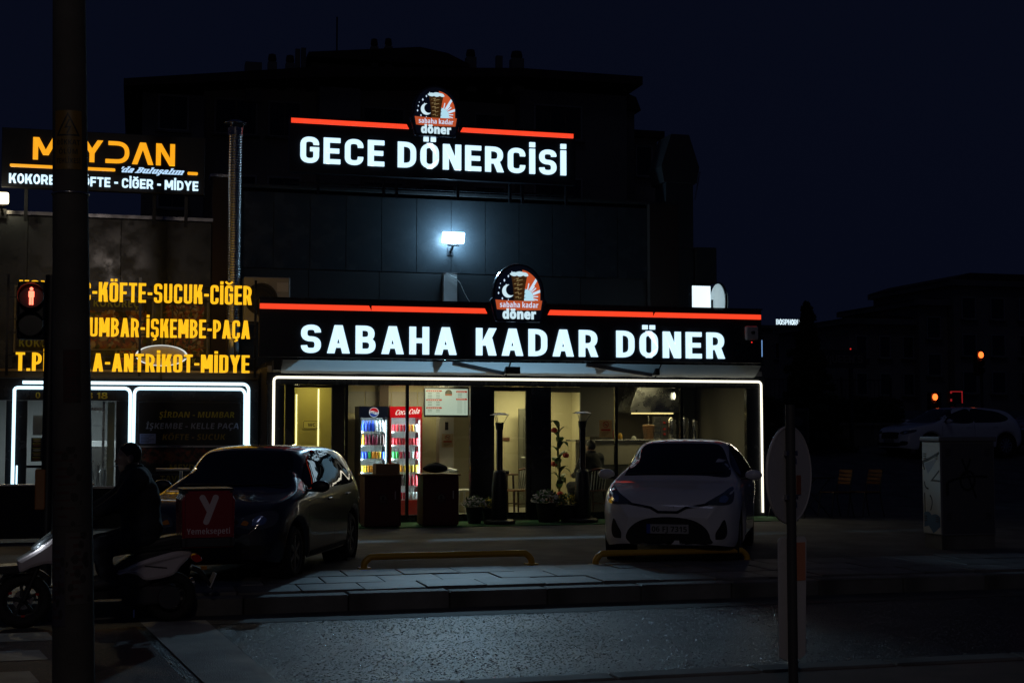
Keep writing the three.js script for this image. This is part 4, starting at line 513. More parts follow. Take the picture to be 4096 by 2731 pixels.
// ---------- chairs and table inside ----------
function woodChair(name, label, pos, ry, seatM, legM, group) {
  const t = thing(name, label, 'chair', pos, ry, group); part(t, 'seat', at(bx(0.4, 0.035, 0.4, 0.015), 0, 0.46, 0), seatM);
  for (const [sx, sz] of [[-1, 1], [1, 1], [-1, -1], [1, -1]]) part(t, 'leg', rod([sx * 0.15, 0.445, sz * 0.15], [sx * 0.2, 0, sz * 0.2], 0.018, 0.014), legM); for (const s of [-1, 1]) part(t, 'stretcher', rod([s * 0.172, 0.22, 0.172], [s * 0.172, 0.22, -0.172], 0.01), legM);
  part(t, 'top_rail', tube([[-0.2, 0.82, -0.22], [0, 0.85, -0.25], [0.2, 0.82, -0.22]], 0.022, 16, 8), seatM); for (let i = 0; i < 6; i++) { const x = -0.17 + i * 0.068; part(t, 'spindle', rod([x * 0.9, 0.47, -0.17], [x, 0.82, -0.235], 0.008), M.white); } return t;
}
const wdark = mat([0.12, 0.06, 0.03], 0.5, 0, { map: T.wood });
{ woodChair('wooden_chair', 'wooden spindle back chair beside the glass door', [6.68, 0.03, -0.95], -1.2, M.wood, wdark, 'chairs inside the shop'); woodChair('wooden_chair', 'wooden spindle back chair by the white pillar', [5.72, 0.03, -1.2], 1.9, M.white, M.white, 'chairs inside the shop');
  const t = thing('cafe_table', 'small wooden table with dark legs inside the door', 'table', [6.45, 0.03, -1.35]); part(t, 'table_top', bx(0.6, 0.03, 0.6, 0.01), M.wood, [0, 0.74, 0]); for (const [a, b] of [[-1, -1], [1, -1], [-1, 1], [1, 1]]) part(t, 'leg', rod([a * 0.24, 0, b * 0.24], [a * 0.22, 0.725, b * 0.22], 0.02), wdark); }
// ---------- potted plant and flowers ----------
function leafGeo(l, w, droop) { const g = new THREE.PlaneGeometry(w, l, 2, 6), p = g.attributes.position; for (let i = 0; i < p.count; i++) { const s = (p.getY(i) + l / 2) / l, x = p.getX(i) * Math.sin(Math.min(1, s * 1.1 + 0.08) * PI) ** 0.7; p.setXYZ(i, x, s * l * Math.cos(s * droop), s * l * Math.sin(s * droop) * 0.8 + Math.abs(x) * 0.3); } g.computeVertexNormals(); return g; }
{ const t = thing('tall_plant', 'tall leafy potted plant with red blooms behind the glass', 'plant', [7.3, 0.03, -0.35]); part(t, 'pot', lathe([[0, 0], [0.13, 0], [0.17, 0.28], [0.15, 0.28], [0.14, 0.25], [0, 0.25]], 20), M.brown); part(t, 'stem', tube([[0, 0.2, 0], [0.02, 0.7, 0.01], [-0.01, 1.2, 0], [0.01, 1.62, 0]], 0.02, 20, 8), mat([0.12, 0.13, 0.05], 0.7));
  for (let i = 0; i < 26; i++) { const y = 0.5 + (i % 13) * 0.09, a = i * 2.4, l = rr(0.24, 0.36); part(t, 'leaf', leafGeo(l * 1.2, rr(0.1, 0.15), rr(1.2, 1.9)), M.leaf, [0.01, y, 0], [0, a, 0]); }
  for (const [x, y, z] of [[-0.1, 1.55, 0.08], [-0.12, 0.95, 0.1], [0.0, 0.42, 0.12], [0.12, 1.1, 0.06]]) part(t, 'bloom', new THREE.IcosahedronGeometry(0.06, 1).scale(1, 0.8, 1), mat([0.5, 0.04, 0.03], 0.6), [x, y, z]); }
function mum(label, x, z, c, s) {
  const t = thing('flower_pot', label, 'flower pot', [x, 0.014, z], 0, 'potted flowers outside the kebab shop'); part(t, 'pot', lathe([[0, 0], [0.1 * s, 0], [0.14 * s, 0.25 * s], [0.15 * s, 0.26 * s], [0.13 * s, 0.26 * s], [0, 0.24 * s]], 18), M.blackMatt);
  const lv = [], fl = []; for (let i = 0; i < 260; i++) { const a = rnd() * 2 * PI, e = Math.acos(rnd()), r = s * 0.2 * rr(0.8, 1.02), px = r * Math.sin(e) * Math.cos(a), py = 0.27 * s + r * 0.85 * Math.cos(e), pz = r * Math.sin(e) * Math.sin(a); if (i % 2) { const g = new THREE.IcosahedronGeometry(0.016 * s * rr(0.8, 1.3), 0).scale(1, 0.6, 1); fl.push(at(g, px, py, pz)); } else { const g = leafGeo(0.06 * s, 0.03 * s, 0.6); lv.push(at(g, px * 0.9, py * 0.97, pz * 0.9, rr(-1, 1), a, 0)); } }
  part(t, 'foliage', mg(lv), M.leaf); part(t, 'flowers', mg(fl), mat(c, 0.7)).userData.kind = 'stuff';
}
mum('potted white chrysanthemum beside the first patio heater', 5.52, 0.62, [0.55, 0.52, 0.56], 1.05); mum('potted yellow chrysanthemum behind the first patio heater', 5.82, 0.5, [0.5, 0.38, 0.03], 0.95); mum('large potted white chrysanthemum between the patio heaters', 6.78, 0.62, [0.55, 0.52, 0.56], 1.25); mum('potted yellow chrysanthemum beside the second patio heater', 7.16, 0.66, [0.5, 0.38, 0.03], 1.1); mum('small potted pink chrysanthemum between white and yellow ones', 6.98, 0.42, [0.5, 0.2, 0.16], 1.0);
// ---------- patio heaters ----------
function heater(label, x, z, h) {
  const t = thing('patio_heater', label, 'patio heater', [x, 0.014, z], 0, 'patio heaters'); part(t, 'base', lathe([[0, 0], [0.26, 0], [0.27, 0.05], [0.22, 0.07], [0, 0.07]], 24), M.black); part(t, 'gas_housing', lathe([[0, 0.07], [0.135, 0.07], [0.13, 0.62], [0.11, 0.84], [0.09, 0.9], [0, 0.9]], 24), M.black); part(t, 'control_knob', cyl(0.03, 0.03, 0.06, 12).rotateZ(PI / 2), M.black, [0.13, 0.86, 0]);
  part(t, 'pole', cyl(0.055, 0.055, h - 1.1, 20), M.chrome.clone(), [0, 0.9 + (h - 1.1) / 2, 0]); t.children[t.children.length - 1].material.color.setRGB(0.12, 0.1, 0.1); part(t, 'burner', cyl(0.075, 0.06, 0.13, 20), M.black, [0, h - 0.2, 0]);
  for (const a of [0.4, 2.5, 4.6]) part(t, 'reflector_strut', rod([0.06 * Math.cos(a), h - 0.16, 0.06 * Math.sin(a)], [0.15 * Math.cos(a), h - 0.0, 0.15 * Math.sin(a)], 0.006), M.steelRough); part(t, 'reflector', lathe([[0, h + 0.03], [0.1, h + 0.025], [0.17, h - 0.005], [0.165, h - 0.01], [0, h + 0.01]], 28), M.steelRough);
  part(t, 'wheel', cyl(0.05, 0.05, 0.03, 14).rotateZ(PI / 2), M.rubber, [0.2, 0.05, -0.12]);
}
heater('patio heater standing before the glass door', 5.9, 0.85, 1.83); heater('patio heater between the flower pots and the white hatchback', 7.38, 0.8, 1.86);
// ---------- red cabinets ----------
{ const lg = mat([1, 1, 1], 0.45, 0, { map: canvasTex(128, 128, (c) => { c.fillStyle = '#3a0a0c'; c.fillRect(0, 0, 128, 128); c.fillStyle = '#5c5450'; c.beginPath(); c.arc(64, 60, 44, PI, 0); c.lineTo(108, 74); c.lineTo(20, 74); c.fill(); c.fillStyle = '#1a0c0a'; c.fillRect(48, 30, 30, 44); c.fillStyle = '#5c5450'; c.font = 'bold 26px sans-serif'; c.textAlign = 'center'; c.fillText('döner', 64, 104); }) });
  const box = (label, x) => { const t = thing('red_cabinet', label, 'cabinet', [x, 0.014, 0.95], 0, 'dark red cabinets outside the kebab shop'); part(t, 'carcass', bx(0.6, 0.8, 0.5, 0.015), M.darkRed, [0, 0.42, 0]); part(t, 'door', bx(0.52, 0.7, 0.02, 0.008), M.darkRed, [0, 0.42, 0.262]); part(t, 'print', sheet(0.16, 0.16, 0.003), lg, [0.0, 0.38, 0.273]); part(t, 'top', bx(0.66, 0.03, 0.54, 0.008), M.wood, [0, 0.838, 0]); part(t, 'handle', rod([0.2, 0.45, 0.275], [0.2, 0.58, 0.275], 0.01), M.steel); for (const [a, b] of [[-1, 1], [1, 1], [-1, -1], [1, -1]]) part(t, 'foot', cyl(0.03, 0.03, 0.03, 10), M.black, [a * 0.25, 0.012, b * 0.2]); return t; };
  box('dark red cabinet with a carton on its wooden top', 3.86); box('dark red cabinet with a dark bag on its wooden top', 4.82);
  const c = thing('bread_carton', 'open cardboard carton with bread on the dark red cabinet', 'carton', [3.96, 0.87, 0.95]); part(c, 'carton', mg(bb(-0.2, 0.2, 0, 0.02, -0.14, 0.14), bb(-0.2, -0.19, 0.02, 0.16, -0.14, 0.14), bb(0.19, 0.2, 0.02, 0.16, -0.14, 0.14), bb(-0.19, 0.19, 0.02, 0.16, 0.13, 0.14), bb(-0.19, 0.19, 0.02, 0.16, -0.14, -0.13)), mat([0.3, 0.18, 0.09], 0.85)); for (const x of [-0.1, 0.02, 0.12]) part(c, 'bread', new THREE.SphereGeometry(0.07, 12, 8).scale(0.8, 0.6, 1.5), mat([0.36, 0.2, 0.08], 0.8), [x, 0.13, 0]);
  const b = thing('dark_bag', 'dark slumped bag on the second red cabinet', 'bag', [4.78, 0.868, 0.95]); const bg = new THREE.SphereGeometry(0.16, 18, 12).scale(1.3, 0.5, 0.9), p = bg.attributes.position; for (let i = 0; i < p.count; i++) { const k = 1 + 0.1 * Math.sin(p.getX(i) * 17 + p.getY(i) * 23) ; p.setXYZ(i, p.getX(i) * k, Math.max(-0.09, p.getY(i)) + 0.09, p.getZ(i) * k); } bg.computeVertexNormals(); part(b, 'sack', bg, M.blackMatt); part(b, 'strap', tube([[-0.12, 0.13, 0.02], [0, 0.175, 0.05], [0.12, 0.13, 0.08]], 0.01, 14, 6), M.black);
}
// ---------- terrace chairs and table at the end of the shop ----------
const slatMats = [0, 1, 2].map((i) => mat([0.4 + 0.05 * i, 0.22 + 0.025 * i, 0.05], 0.55, 0, { map: T.wood }));
function slatChair(label, x, z, ry) {
  const t = thing('terrace_chair', label, 'chair', [x, 0, z], ry, 'slatted terrace chairs'); for (const s of [-1, 1]) { part(t, 'leg', rod([s * 0.19, 0.44, 0.19], [s * 0.2, 0, 0.25], 0.012), M.black); part(t, 'leg', tube([[s * 0.2, 0, -0.26], [s * 0.19, 0.44, -0.18], [s * 0.18, 0.86, -0.26]], 0.012, 16, 6), M.black); part(t, 'side_rail', rod([s * 0.19, 0.44, 0.2], [s * 0.19, 0.44, -0.19], 0.012), M.black); }
  for (let i = 0; i < 5; i++) part(t, 'seat_slat', bx(0.4, 0.018, 0.066, 0.004), slatMats[i % 3], [0, 0.458, 0.16 - i * 0.08]); for (let i = 0; i < 4; i++) part(t, 'back_slat', at(bx(0.36, 0.062, 0.016, 0.004), 0, 0.62 + i * 0.07, -0.2 - i * 0.015, -0.2), slatMats[(i + 1) % 3]); return t;
}
slatChair('slatted terrace chair standing farthest from the shop', 12.9, 0.55, -1.35); slatChair('slatted terrace chair tucked under the folding table', 12.32, 0.5, -1.4); slatChair('slatted terrace chair right beside the shop corner', 11.45, 0.3, 0.5);
{ const t = thing('folding_table', 'thin black folding table between the terrace chairs', 'table', [11.85, 0, 0.35]); part(t, 'table_top', bx(0.75, 0.025, 0.65, 0.006), M.black, [0, 0.72, 0]); for (const s of [-1, 1]) { part(t, 'leg', rod([-0.32, 0, s * 0.26], [0.3, 0.71, s * 0.26], 0.012), M.black); part(t, 'leg', rod([0.32, 0, s * 0.24], [-0.3, 0.71, s * 0.24], 0.012), M.black); } }
// ================= cars =================
// local axes: z forward, y up; the skin is lofted through cross-sections, then lamps, glass and trim are laid onto it
const interp = (tab, z) => { if (z <= tab[0][0]) return tab[0][1]; for (let i = 1; i < tab.length; i++) if (z <= tab[i][0]) { const [a, b] = [tab[i - 1], tab[i]], t = (z - a[0]) / (b[0] - a[0]), p = tab[Math.max(0, i - 2)], q = tab[Math.min(tab.length - 1, i + 1)], m0 = (b[1] - p[1]) / Math.max(1e-6, b[0] - p[0]) * (b[0] - a[0]), m1 = (q[1] - a[1]) / Math.max(1e-6, q[0] - a[0]) * (b[0] - a[0]), t2 = t * t, t3 = t2 * t; return (2 * t3 - 3 * t2 + 1) * a[1] + (t3 - 2 * t2 + t) * m0 + (-2 * t3 + 3 * t2) * b[1] + (t3 - t2) * m1; } return tab[tab.length - 1][1]; };
function carSkin(c) {
  const zs = []; for (let i = 0; i <= 120; i++) { const u = i / 120; zs.push(c.z0 + (c.z1 - c.z0) * (u + 0.05 * Math.sin(2 * PI * u) * -1)); }
  const N = 30, pos = [], idx = [];
  zs.forEach((z) => {
    const w = interp(c.plan, z), top = interp(c.top, z), belt = Math.min(interp(c.belt, z), top - 0.015), h = top - belt, k = Math.min(1, Math.max(0, (h - 0.05) / 0.3)), wr = w * 0.93 + (c.roofW - w * 0.93) * k; let yb = interp(c.sill, z);
    for (const wz of c.wheels) { const dz = Math.abs(z - wz), R = c.arch; if (dz < R) yb = Math.max(yb, c.wr + Math.sqrt(R * R - dz * dz) * 0.98); }
    const m = Math.max(yb + 0.05, belt - 0.3);
    const sec = [[w * 0.95, yb], [w * 0.985, Math.min(yb + 0.07, m - 0.02)], [w, m], [w * 0.995, Math.max(m + 0.02, belt - 0.1)], [w * 0.965, belt], [wr + (w * 0.965 - wr) * 0.42, belt + h * 0.5], [wr * 0.995, top - Math.max(0.012, 0.085 * k)], [wr * 0.86, top - 0.028 * k - 0.006], [wr * 0.5, top - 0.006], [0, top]];
    const cv = new THREE.CatmullRomCurve3(sec.map((s) => V(s[0], s[1], z)), false, 'centripetal'); const h2 = []; for (let i = 0; i <= N; i++) h2.push(cv.getPoint(i / N));
    for (let i = 0; i <= N; i++) pos.push(h2[i].x, h2[i].y, z); for (let i = N - 1; i >= 0; i--) pos.push(-h2[i].x, h2[i].y, z);
  });
  const S = 2 * N + 1; for (let j = 0; j < zs.length - 1; j++) for (let i = 0; i < S - 1; i++) { const a = j * S + i, b = a + 1, d = a + S, e = d + 1; idx.push(a, b, d, b, e, d); }
  const cap = (j, f) => { const n = pos.length / 3, q = j * S; let cy = 0; for (let i = 0; i < S; i++) cy += pos[(q + i) * 3 + 1] / S; const base = pos.length / 3; for (let i = 0; i < S; i++) pos.push(...pos.slice((q + i) * 3, (q + i) * 3 + 3)); pos.push(0, cy, zs[j]); for (let i = 0; i < S; i++) { const a = base + i, b = base + (i + 1) % S; f ? idx.push(a, b, base + S) : idx.push(b, a, base + S); } };
  cap(0, false); cap(zs.length - 1, true);
  const g = new THREE.BufferGeometry(); g.setAttribute('position', new THREE.Float32BufferAttribute(pos, 3)); g.setIndex(idx); g.computeVertexNormals(); g.setAttribute('uv', new THREE.Float32BufferAttribute(new Float32Array(pos.length / 3 * 2), 2)); return g;
}
// lay an outline drawn in front, rear or side view onto the skin
function onSkin(bvh, shape, view, off, fine = 0.07) {
  let g = new THREE.ShapeGeometry(shape, 6); g.deleteAttribute('uv'); g.deleteAttribute('normal'); g = new TessellateModifier(fine, 6).modify(g.toNonIndexed()); g = mergeVertices(g, 1e-4);
  const p = g.attributes.position, r = new THREE.Ray(), dir = { front: V(0, 0, -1), rear: V(0, 0, 1), left: V(-1, 0, 0), right: V(1, 0, 0) }[view];
  for (let i = 0; i < p.count; i++) {
    const a = p.getX(i), b = p.getY(i), o = view === 'front' ? V(a, b, 6) : view === 'rear' ? V(a, b, -6) : view === 'left' ? V(3, b, a) : V(-3, b, a); r.set(o, dir);
    const h = bvh.raycastFirst(r, THREE.DoubleSide), q = h ? h.point : o.clone().addScaledVector(dir, view[0] === 'f' || view === 'rear' ? 4.1 : 2.3); const n = h ? h.face.normal.clone() : dir.clone().negate(); if (n.dot(dir) > 0) n.negate(); q.addScaledVector(dir, -off * 0.6).addScaledVector(n, off * 0.4); p.setXYZ(i, q.x, q.y, q.z);
  }
  g.computeVertexNormals(); const c = p.count; let dot = 0; for (let i = 0; i < c; i++) dot += V().fromBufferAttribute(g.attributes.normal, i).dot(dir); if (dot > 0) { const ix = g.index.array; for (let i = 0; i < ix.length; i += 3) { const t = ix[i]; ix[i] = ix[i + 1]; ix[i + 1] = t; } g.computeVertexNormals(); }
  g.setAttribute('uv', new THREE.Float32BufferAttribute(new Float32Array(c * 2), 2)); return g;
}
const mir = (pts) => pts.map((p) => [-p[0], p[1]]);
const spl = (pts) => { const s = new THREE.Shape(new THREE.SplineCurve([...pts, pts[0]].map((p) => V2(p[0], p[1]))).getPoints(pts.length * 5)); return s; };
function wheelParts(t, x, y, z, r, w, side, spokes, rimM) {
  const ty = part(t, 'wheel', new THREE.TorusGeometry(r - w * 0.36, w * 0.36, 10, 36).scale(1, 1, 1.35).rotateY(PI / 2), M.rubber, [x, y, z]);
  part(ty, 'rim', cyl(r * 0.66, r * 0.66, w * 0.55, 30).rotateZ(PI / 2), M.blackMatt); part(ty, 'rim_lip', new THREE.TorusGeometry(r * 0.64, 0.012, 6, 32).rotateY(PI / 2), rimM, [side * w * 0.34, 0, 0]);
  for (let i = 0; i < spokes; i++) { const a = i / spokes * 2 * PI; part(ty, 'spoke', at(bx(0.03, r * 0.6, 0.05, 0.006), 0, r * 0.33, 0).rotateX(a), rimM, [side * w * 0.33, 0, 0]); } part(ty, 'hub_cap', cyl(0.04, 0.045, 0.03, 16).rotateZ(PI / 2), rimM, [side * w * 0.36, 0, 0]);
}
const carGlass = phy([0.008, 0.009, 0.011], 0.02, { ior: 1.52 }), lampGlass = phy([0.1, 0.11, 0.12], 0.06, { clearcoat: 1, clearcoatRoughness: 0.03, metalness: 0.4 });
function buildCar(name, label, category, c, pos, ry) {
  const t = thing(name, label, category, pos, ry), g = carSkin(c), bvh = new MeshBVH(g.clone()), paint = c.paint;
  const body = part(t, 'body', g, paint); const put = (n, s, v, o, m, par = t, f) => part(par, n, onSkin(bvh, Array.isArray(s) ? spl(s) : s, v, o, f), m), poly = (pts) => shp(pts);
  part(t, 'underbody', bb(-c.W * 0.78, c.W * 0.78, 0.2, 0.62, c.z0 + 0.25, c.z1 - 0.3, 0.03), M.blackMatt);
  for (const wz of c.wheels) for (const s of [-1, 1]) { part(t, 'wheel_arch', cyl(c.arch * 0.99, c.arch * 0.99, 0.3, 24, true).rotateZ(PI / 2), mat([0.01, 0.01, 0.01], 0.9, 0, { side: THREE.DoubleSide }), [s * (c.W - 0.19), c.wr, wz]); wheelParts(t, s * (c.W - 0.13), c.wr, wz, c.wr, 0.2, s, c.spokes, c.rim); }
  put('windscreen', c.windscreen, 'front', 0.006, carGlass); put('rear_window', c.rearWindow, 'rear', 0.006, carGlass);
  for (const v of ['left', 'right']) { for (const w of c.sideWindows) put('side_window', w, v, 0.006, carGlass); for (const s of c.seams) put('door_seam', poly(s), v, 0.003, M.blackMatt, t, 0.12); for (const [hz, hy] of c.handles) part(t, 'door_handle', bx(0.025, 0.025, 0.16, 0.01), paint, [(v === 'left' ? 1 : -1) * (c.W - 0.003), hy, hz]); put('sill_trim', poly([[c.wheels[0] + c.arch + 0.02, c.sillY + 0.015], [c.wheels[1] - c.arch - 0.02, c.sillY + 0.015], [c.wheels[1] - c.arch - 0.02, c.sillY + 0.07], [c.wheels[0] + c.arch + 0.02, c.sillY + 0.07]]), v, 0.006, M.blackMatt, t, 0.15); }
  for (const s of [-1, 1]) { const f = (p) => s > 0 ? p : mir(p); const hl = put('headlight', f(c.headlight), 'front', 0.008, lampGlass); put('reflector', f(c.reflector), 'front', 0.012, M.chrome, hl, 0.03); put('fog_lamp_recess', f(c.fog), 'front', 0.006, M.blackMatt); put('tail_light', f(c.tail), 'rear', 0.008, mat([0.25, 0.01, 0.01], 0.15)); if (c.indicator) put('indicator', f(c.indicator), 'front', 0.013, mat([0.55, 0.2, 0.02], 0.2), hl, 0.03);
    const m = part(t, 'mirror', new THREE.SphereGeometry(0.1, 18, 12).scale(1.08, 0.66, 0.62), c.mirrorM ?? paint, [s * (c.W + 0.09), c.mirror[1], c.mirror[0]]); part(m, 'mirror_foot', bb(-0.1, 0.1, -0.06, -0.03, -0.03, 0.03, 0.01).translate(-s * 0.09, 0, 0), M.black); part(m, 'mirror_glass', cyl(0.072, 0.072, 0.01, 18).rotateX(PI / 2).scale(1.05, 0.72, 1), M.chrome, [0, 0, -0.073]); }
  for (const [n, s, m] of c.front) put(n, s, 'front', n === 'emblem' ? 0.014 : 0.008, m);
  for (const s of c.wipers) part(t, 'wiper', onSkin(bvh, poly(s), 'front', 0.02, 0.2), M.black);
  if (c.plate) { const [px, py, pw, ph, pm, pz] = c.plate; const pg = bb(-pw / 2, pw / 2, -ph / 2, ph / 2, 0, 0.012, 0.004); sheetUV(pg, -pw / 2, -ph / 2, pw, ph); part(t, 'number_plate', pg, pm, [px, py, pz]); }
  part(t, 'aerial', rod([0, c.roofY - 0.02, c.aerial], [0, c.roofY + 0.16, c.aerial - 0.12], 0.005), M.black); return t;
}
const plate = (s) => mat([1, 1, 1], 0.45, 0, { map: canvasTex(320, 72, (c) => { c.fillStyle = '#98989a'; c.fillRect(0, 0, 320, 72); c.fillStyle = '#1a3a9a'; c.fillRect(0, 0, 30, 72); c.fillStyle = '#111'; c.font = 'bold 58px sans-serif'; c.textAlign = 'center'; c.fillText(s, 174, 57, 270); }) });
const whitePaint = phy([0.7, 0.7, 0.72], 0.32, { clearcoat: 1, clearcoatRoughness: 0.04 }), darkPaint = phy([0.012, 0.012, 0.02], 0.3, { clearcoat: 1, clearcoatRoughness: 0.03 }), paleAlloy = mat([0.5, 0.5, 0.52], 0.3, 1);
// white hatchback
{ const W = 0.85;
  const c = { W, z0: -1.97, z1: 1.97, roofW: 0.58, roofY: 1.46, wr: 0.3, arch: 0.37, wheels: [-1.27, 1.22], sillY: 0.2, paint: whitePaint, spokes: 7, rim: paleAlloy, aerial: -1.0,
    plan: [[-1.97, 0.6], [-1.9, 0.74], [-1.7, 0.81], [-1.2, 0.845], [0, 0.85], [1.2, 0.845], [1.55, 0.82], [1.78, 0.74], [1.9, 0.63], [1.97, 0.5]],
    top: [[-1.97, 0.72], [-1.93, 0.88], [-1.8, 1.12], [-1.6, 1.38], [-1.2, 1.44], [-0.5, 1.47], [0.0, 1.455], [0.22, 1.41], [0.65, 1.2], [1.02, 0.995], [1.3, 0.93], [1.65, 0.85], [1.85, 0.76], [1.93, 0.68], [1.97, 0.56]],
    belt: [[-1.97, 0.68], [-1.6, 0.98], [-1, 0.97], [0.5, 0.92], [1.0, 0.9], [1.4, 0.84], [1.8, 0.7], [1.97, 0.5]], sill: [[-1.97, 0.36], [-1.7, 0.24], [-1, 0.2], [1, 0.19], [1.7, 0.2], [1.97, 0.24]],
    windscreen: [[-0.66, 1.01], [-0.3, 1.02], [0.3, 1.02], [0.66, 1.01], [0.6, 1.2], [0.5, 1.375], [0.3, 1.41], [-0.3, 1.41], [-0.5, 1.375], [-0.6, 1.2]], rearWindow: [[-0.55, 1.08], [0.55, 1.08], [0.46, 1.36], [-0.46, 1.36]],
    sideWindows: [[[0.72, 1.0], [0.28, 1.27], [0.0, 1.36], [-0.26, 1.38], [-0.26, 0.99]], [[-0.34, 0.99], [-0.34, 1.38], [-0.8, 1.37], [-1.15, 1.29], [-1.3, 1.08], [-1.05, 1.0]]], handles: [[-0.12, 0.86], [-0.98, 0.88]],
    seams: [[[0.82, 0.28], [0.828, 0.28], [0.808, 0.95], [0.8, 0.95]], [[-0.305, 0.28], [-0.297, 0.28], [-0.297, 0.97], [-0.305, 0.97]], [[-0.9, 0.4], [-0.892, 0.4], [-1.1, 0.97], [-1.108, 0.97]]],
    headlight: [[0.42, 0.71], [0.55, 0.7], [0.72, 0.71], [0.76, 0.79], [0.73, 0.9], [0.62, 0.83], [0.5, 0.76]], reflector: [[0.6, 0.735], [0.67, 0.73], [0.7, 0.78], [0.66, 0.81], [0.61, 0.785]], fog: [[0.56, 0.3], [0.66, 0.31], [0.69, 0.4], [0.66, 0.53], [0.6, 0.44], [0.56, 0.37]], tail: [[0.5, 0.8], [0.62, 0.78], [0.66, 0.95], [0.56, 1.02]], mirror: [0.66, 1.02],
    front: [['grille', [[-0.44, 0.24], [0.44, 0.24], [0.5, 0.32], [0.44, 0.44], [0.28, 0.53], [0, 0.56], [-0.28, 0.53], [-0.44, 0.44], [-0.5, 0.32]], M.blackMatt], ['upper_grille', shp([[-0.48, 0.725], [-0.2, 0.68], [-0.11, 0.63], [0.11, 0.63], [0.2, 0.68], [0.48, 0.725], [0.48, 0.7], [0.22, 0.655], [0.12, 0.6], [-0.12, 0.6], [-0.22, 0.655], [-0.48, 0.7]].reverse()), M.blackGloss], ['lip', shp([[-0.46, 0.225], [0.46, 0.225], [0.47, 0.24], [-0.47, 0.24]]), paleAlloy],
      ['emblem', (() => { const s = new THREE.Shape(); s.absellipse(0, 0.655, 0.075, 0.052, 0, 7); const h = new THREE.Path(); h.absellipse(0, 0.655, 0.062, 0.04, 0, 7); s.holes.push(h); return s; })(), M.chrome], ['emblem', (() => { const s = new THREE.Shape(); s.absellipse(0, 0.668, 0.045, 0.016, 0, 7); const h = new THREE.Path(); h.absellipse(0, 0.668, 0.036, 0.01, 0, 7); s.holes.push(h); return s; })(), M.chrome], ['emblem', (() => { const s = new THREE.Shape(); s.absellipse(0, 0.65, 0.019, 0.036, 0, 7); const h = new THREE.Path(); h.absellipse(0, 0.65, 0.012, 0.029, 0, 7); s.holes.push(h); return s; })(), M.chrome]],
    wipers: [[[-0.62, 1.025], [0.02, 1.04], [0.02, 1.05], [-0.62, 1.037]], [[0.0, 1.03], [0.58, 1.06], [0.58, 1.07], [0.0, 1.042]]], plate: [0, 0.42, 0.5, 0.11, plate('06 FJ 7315'), 1.985] };
  buildCar('white_hatchback', 'white hatchback parked nose out before the kebab counter windows', 'car', c, [7.02, 0, 6.3], -28 * D);
}
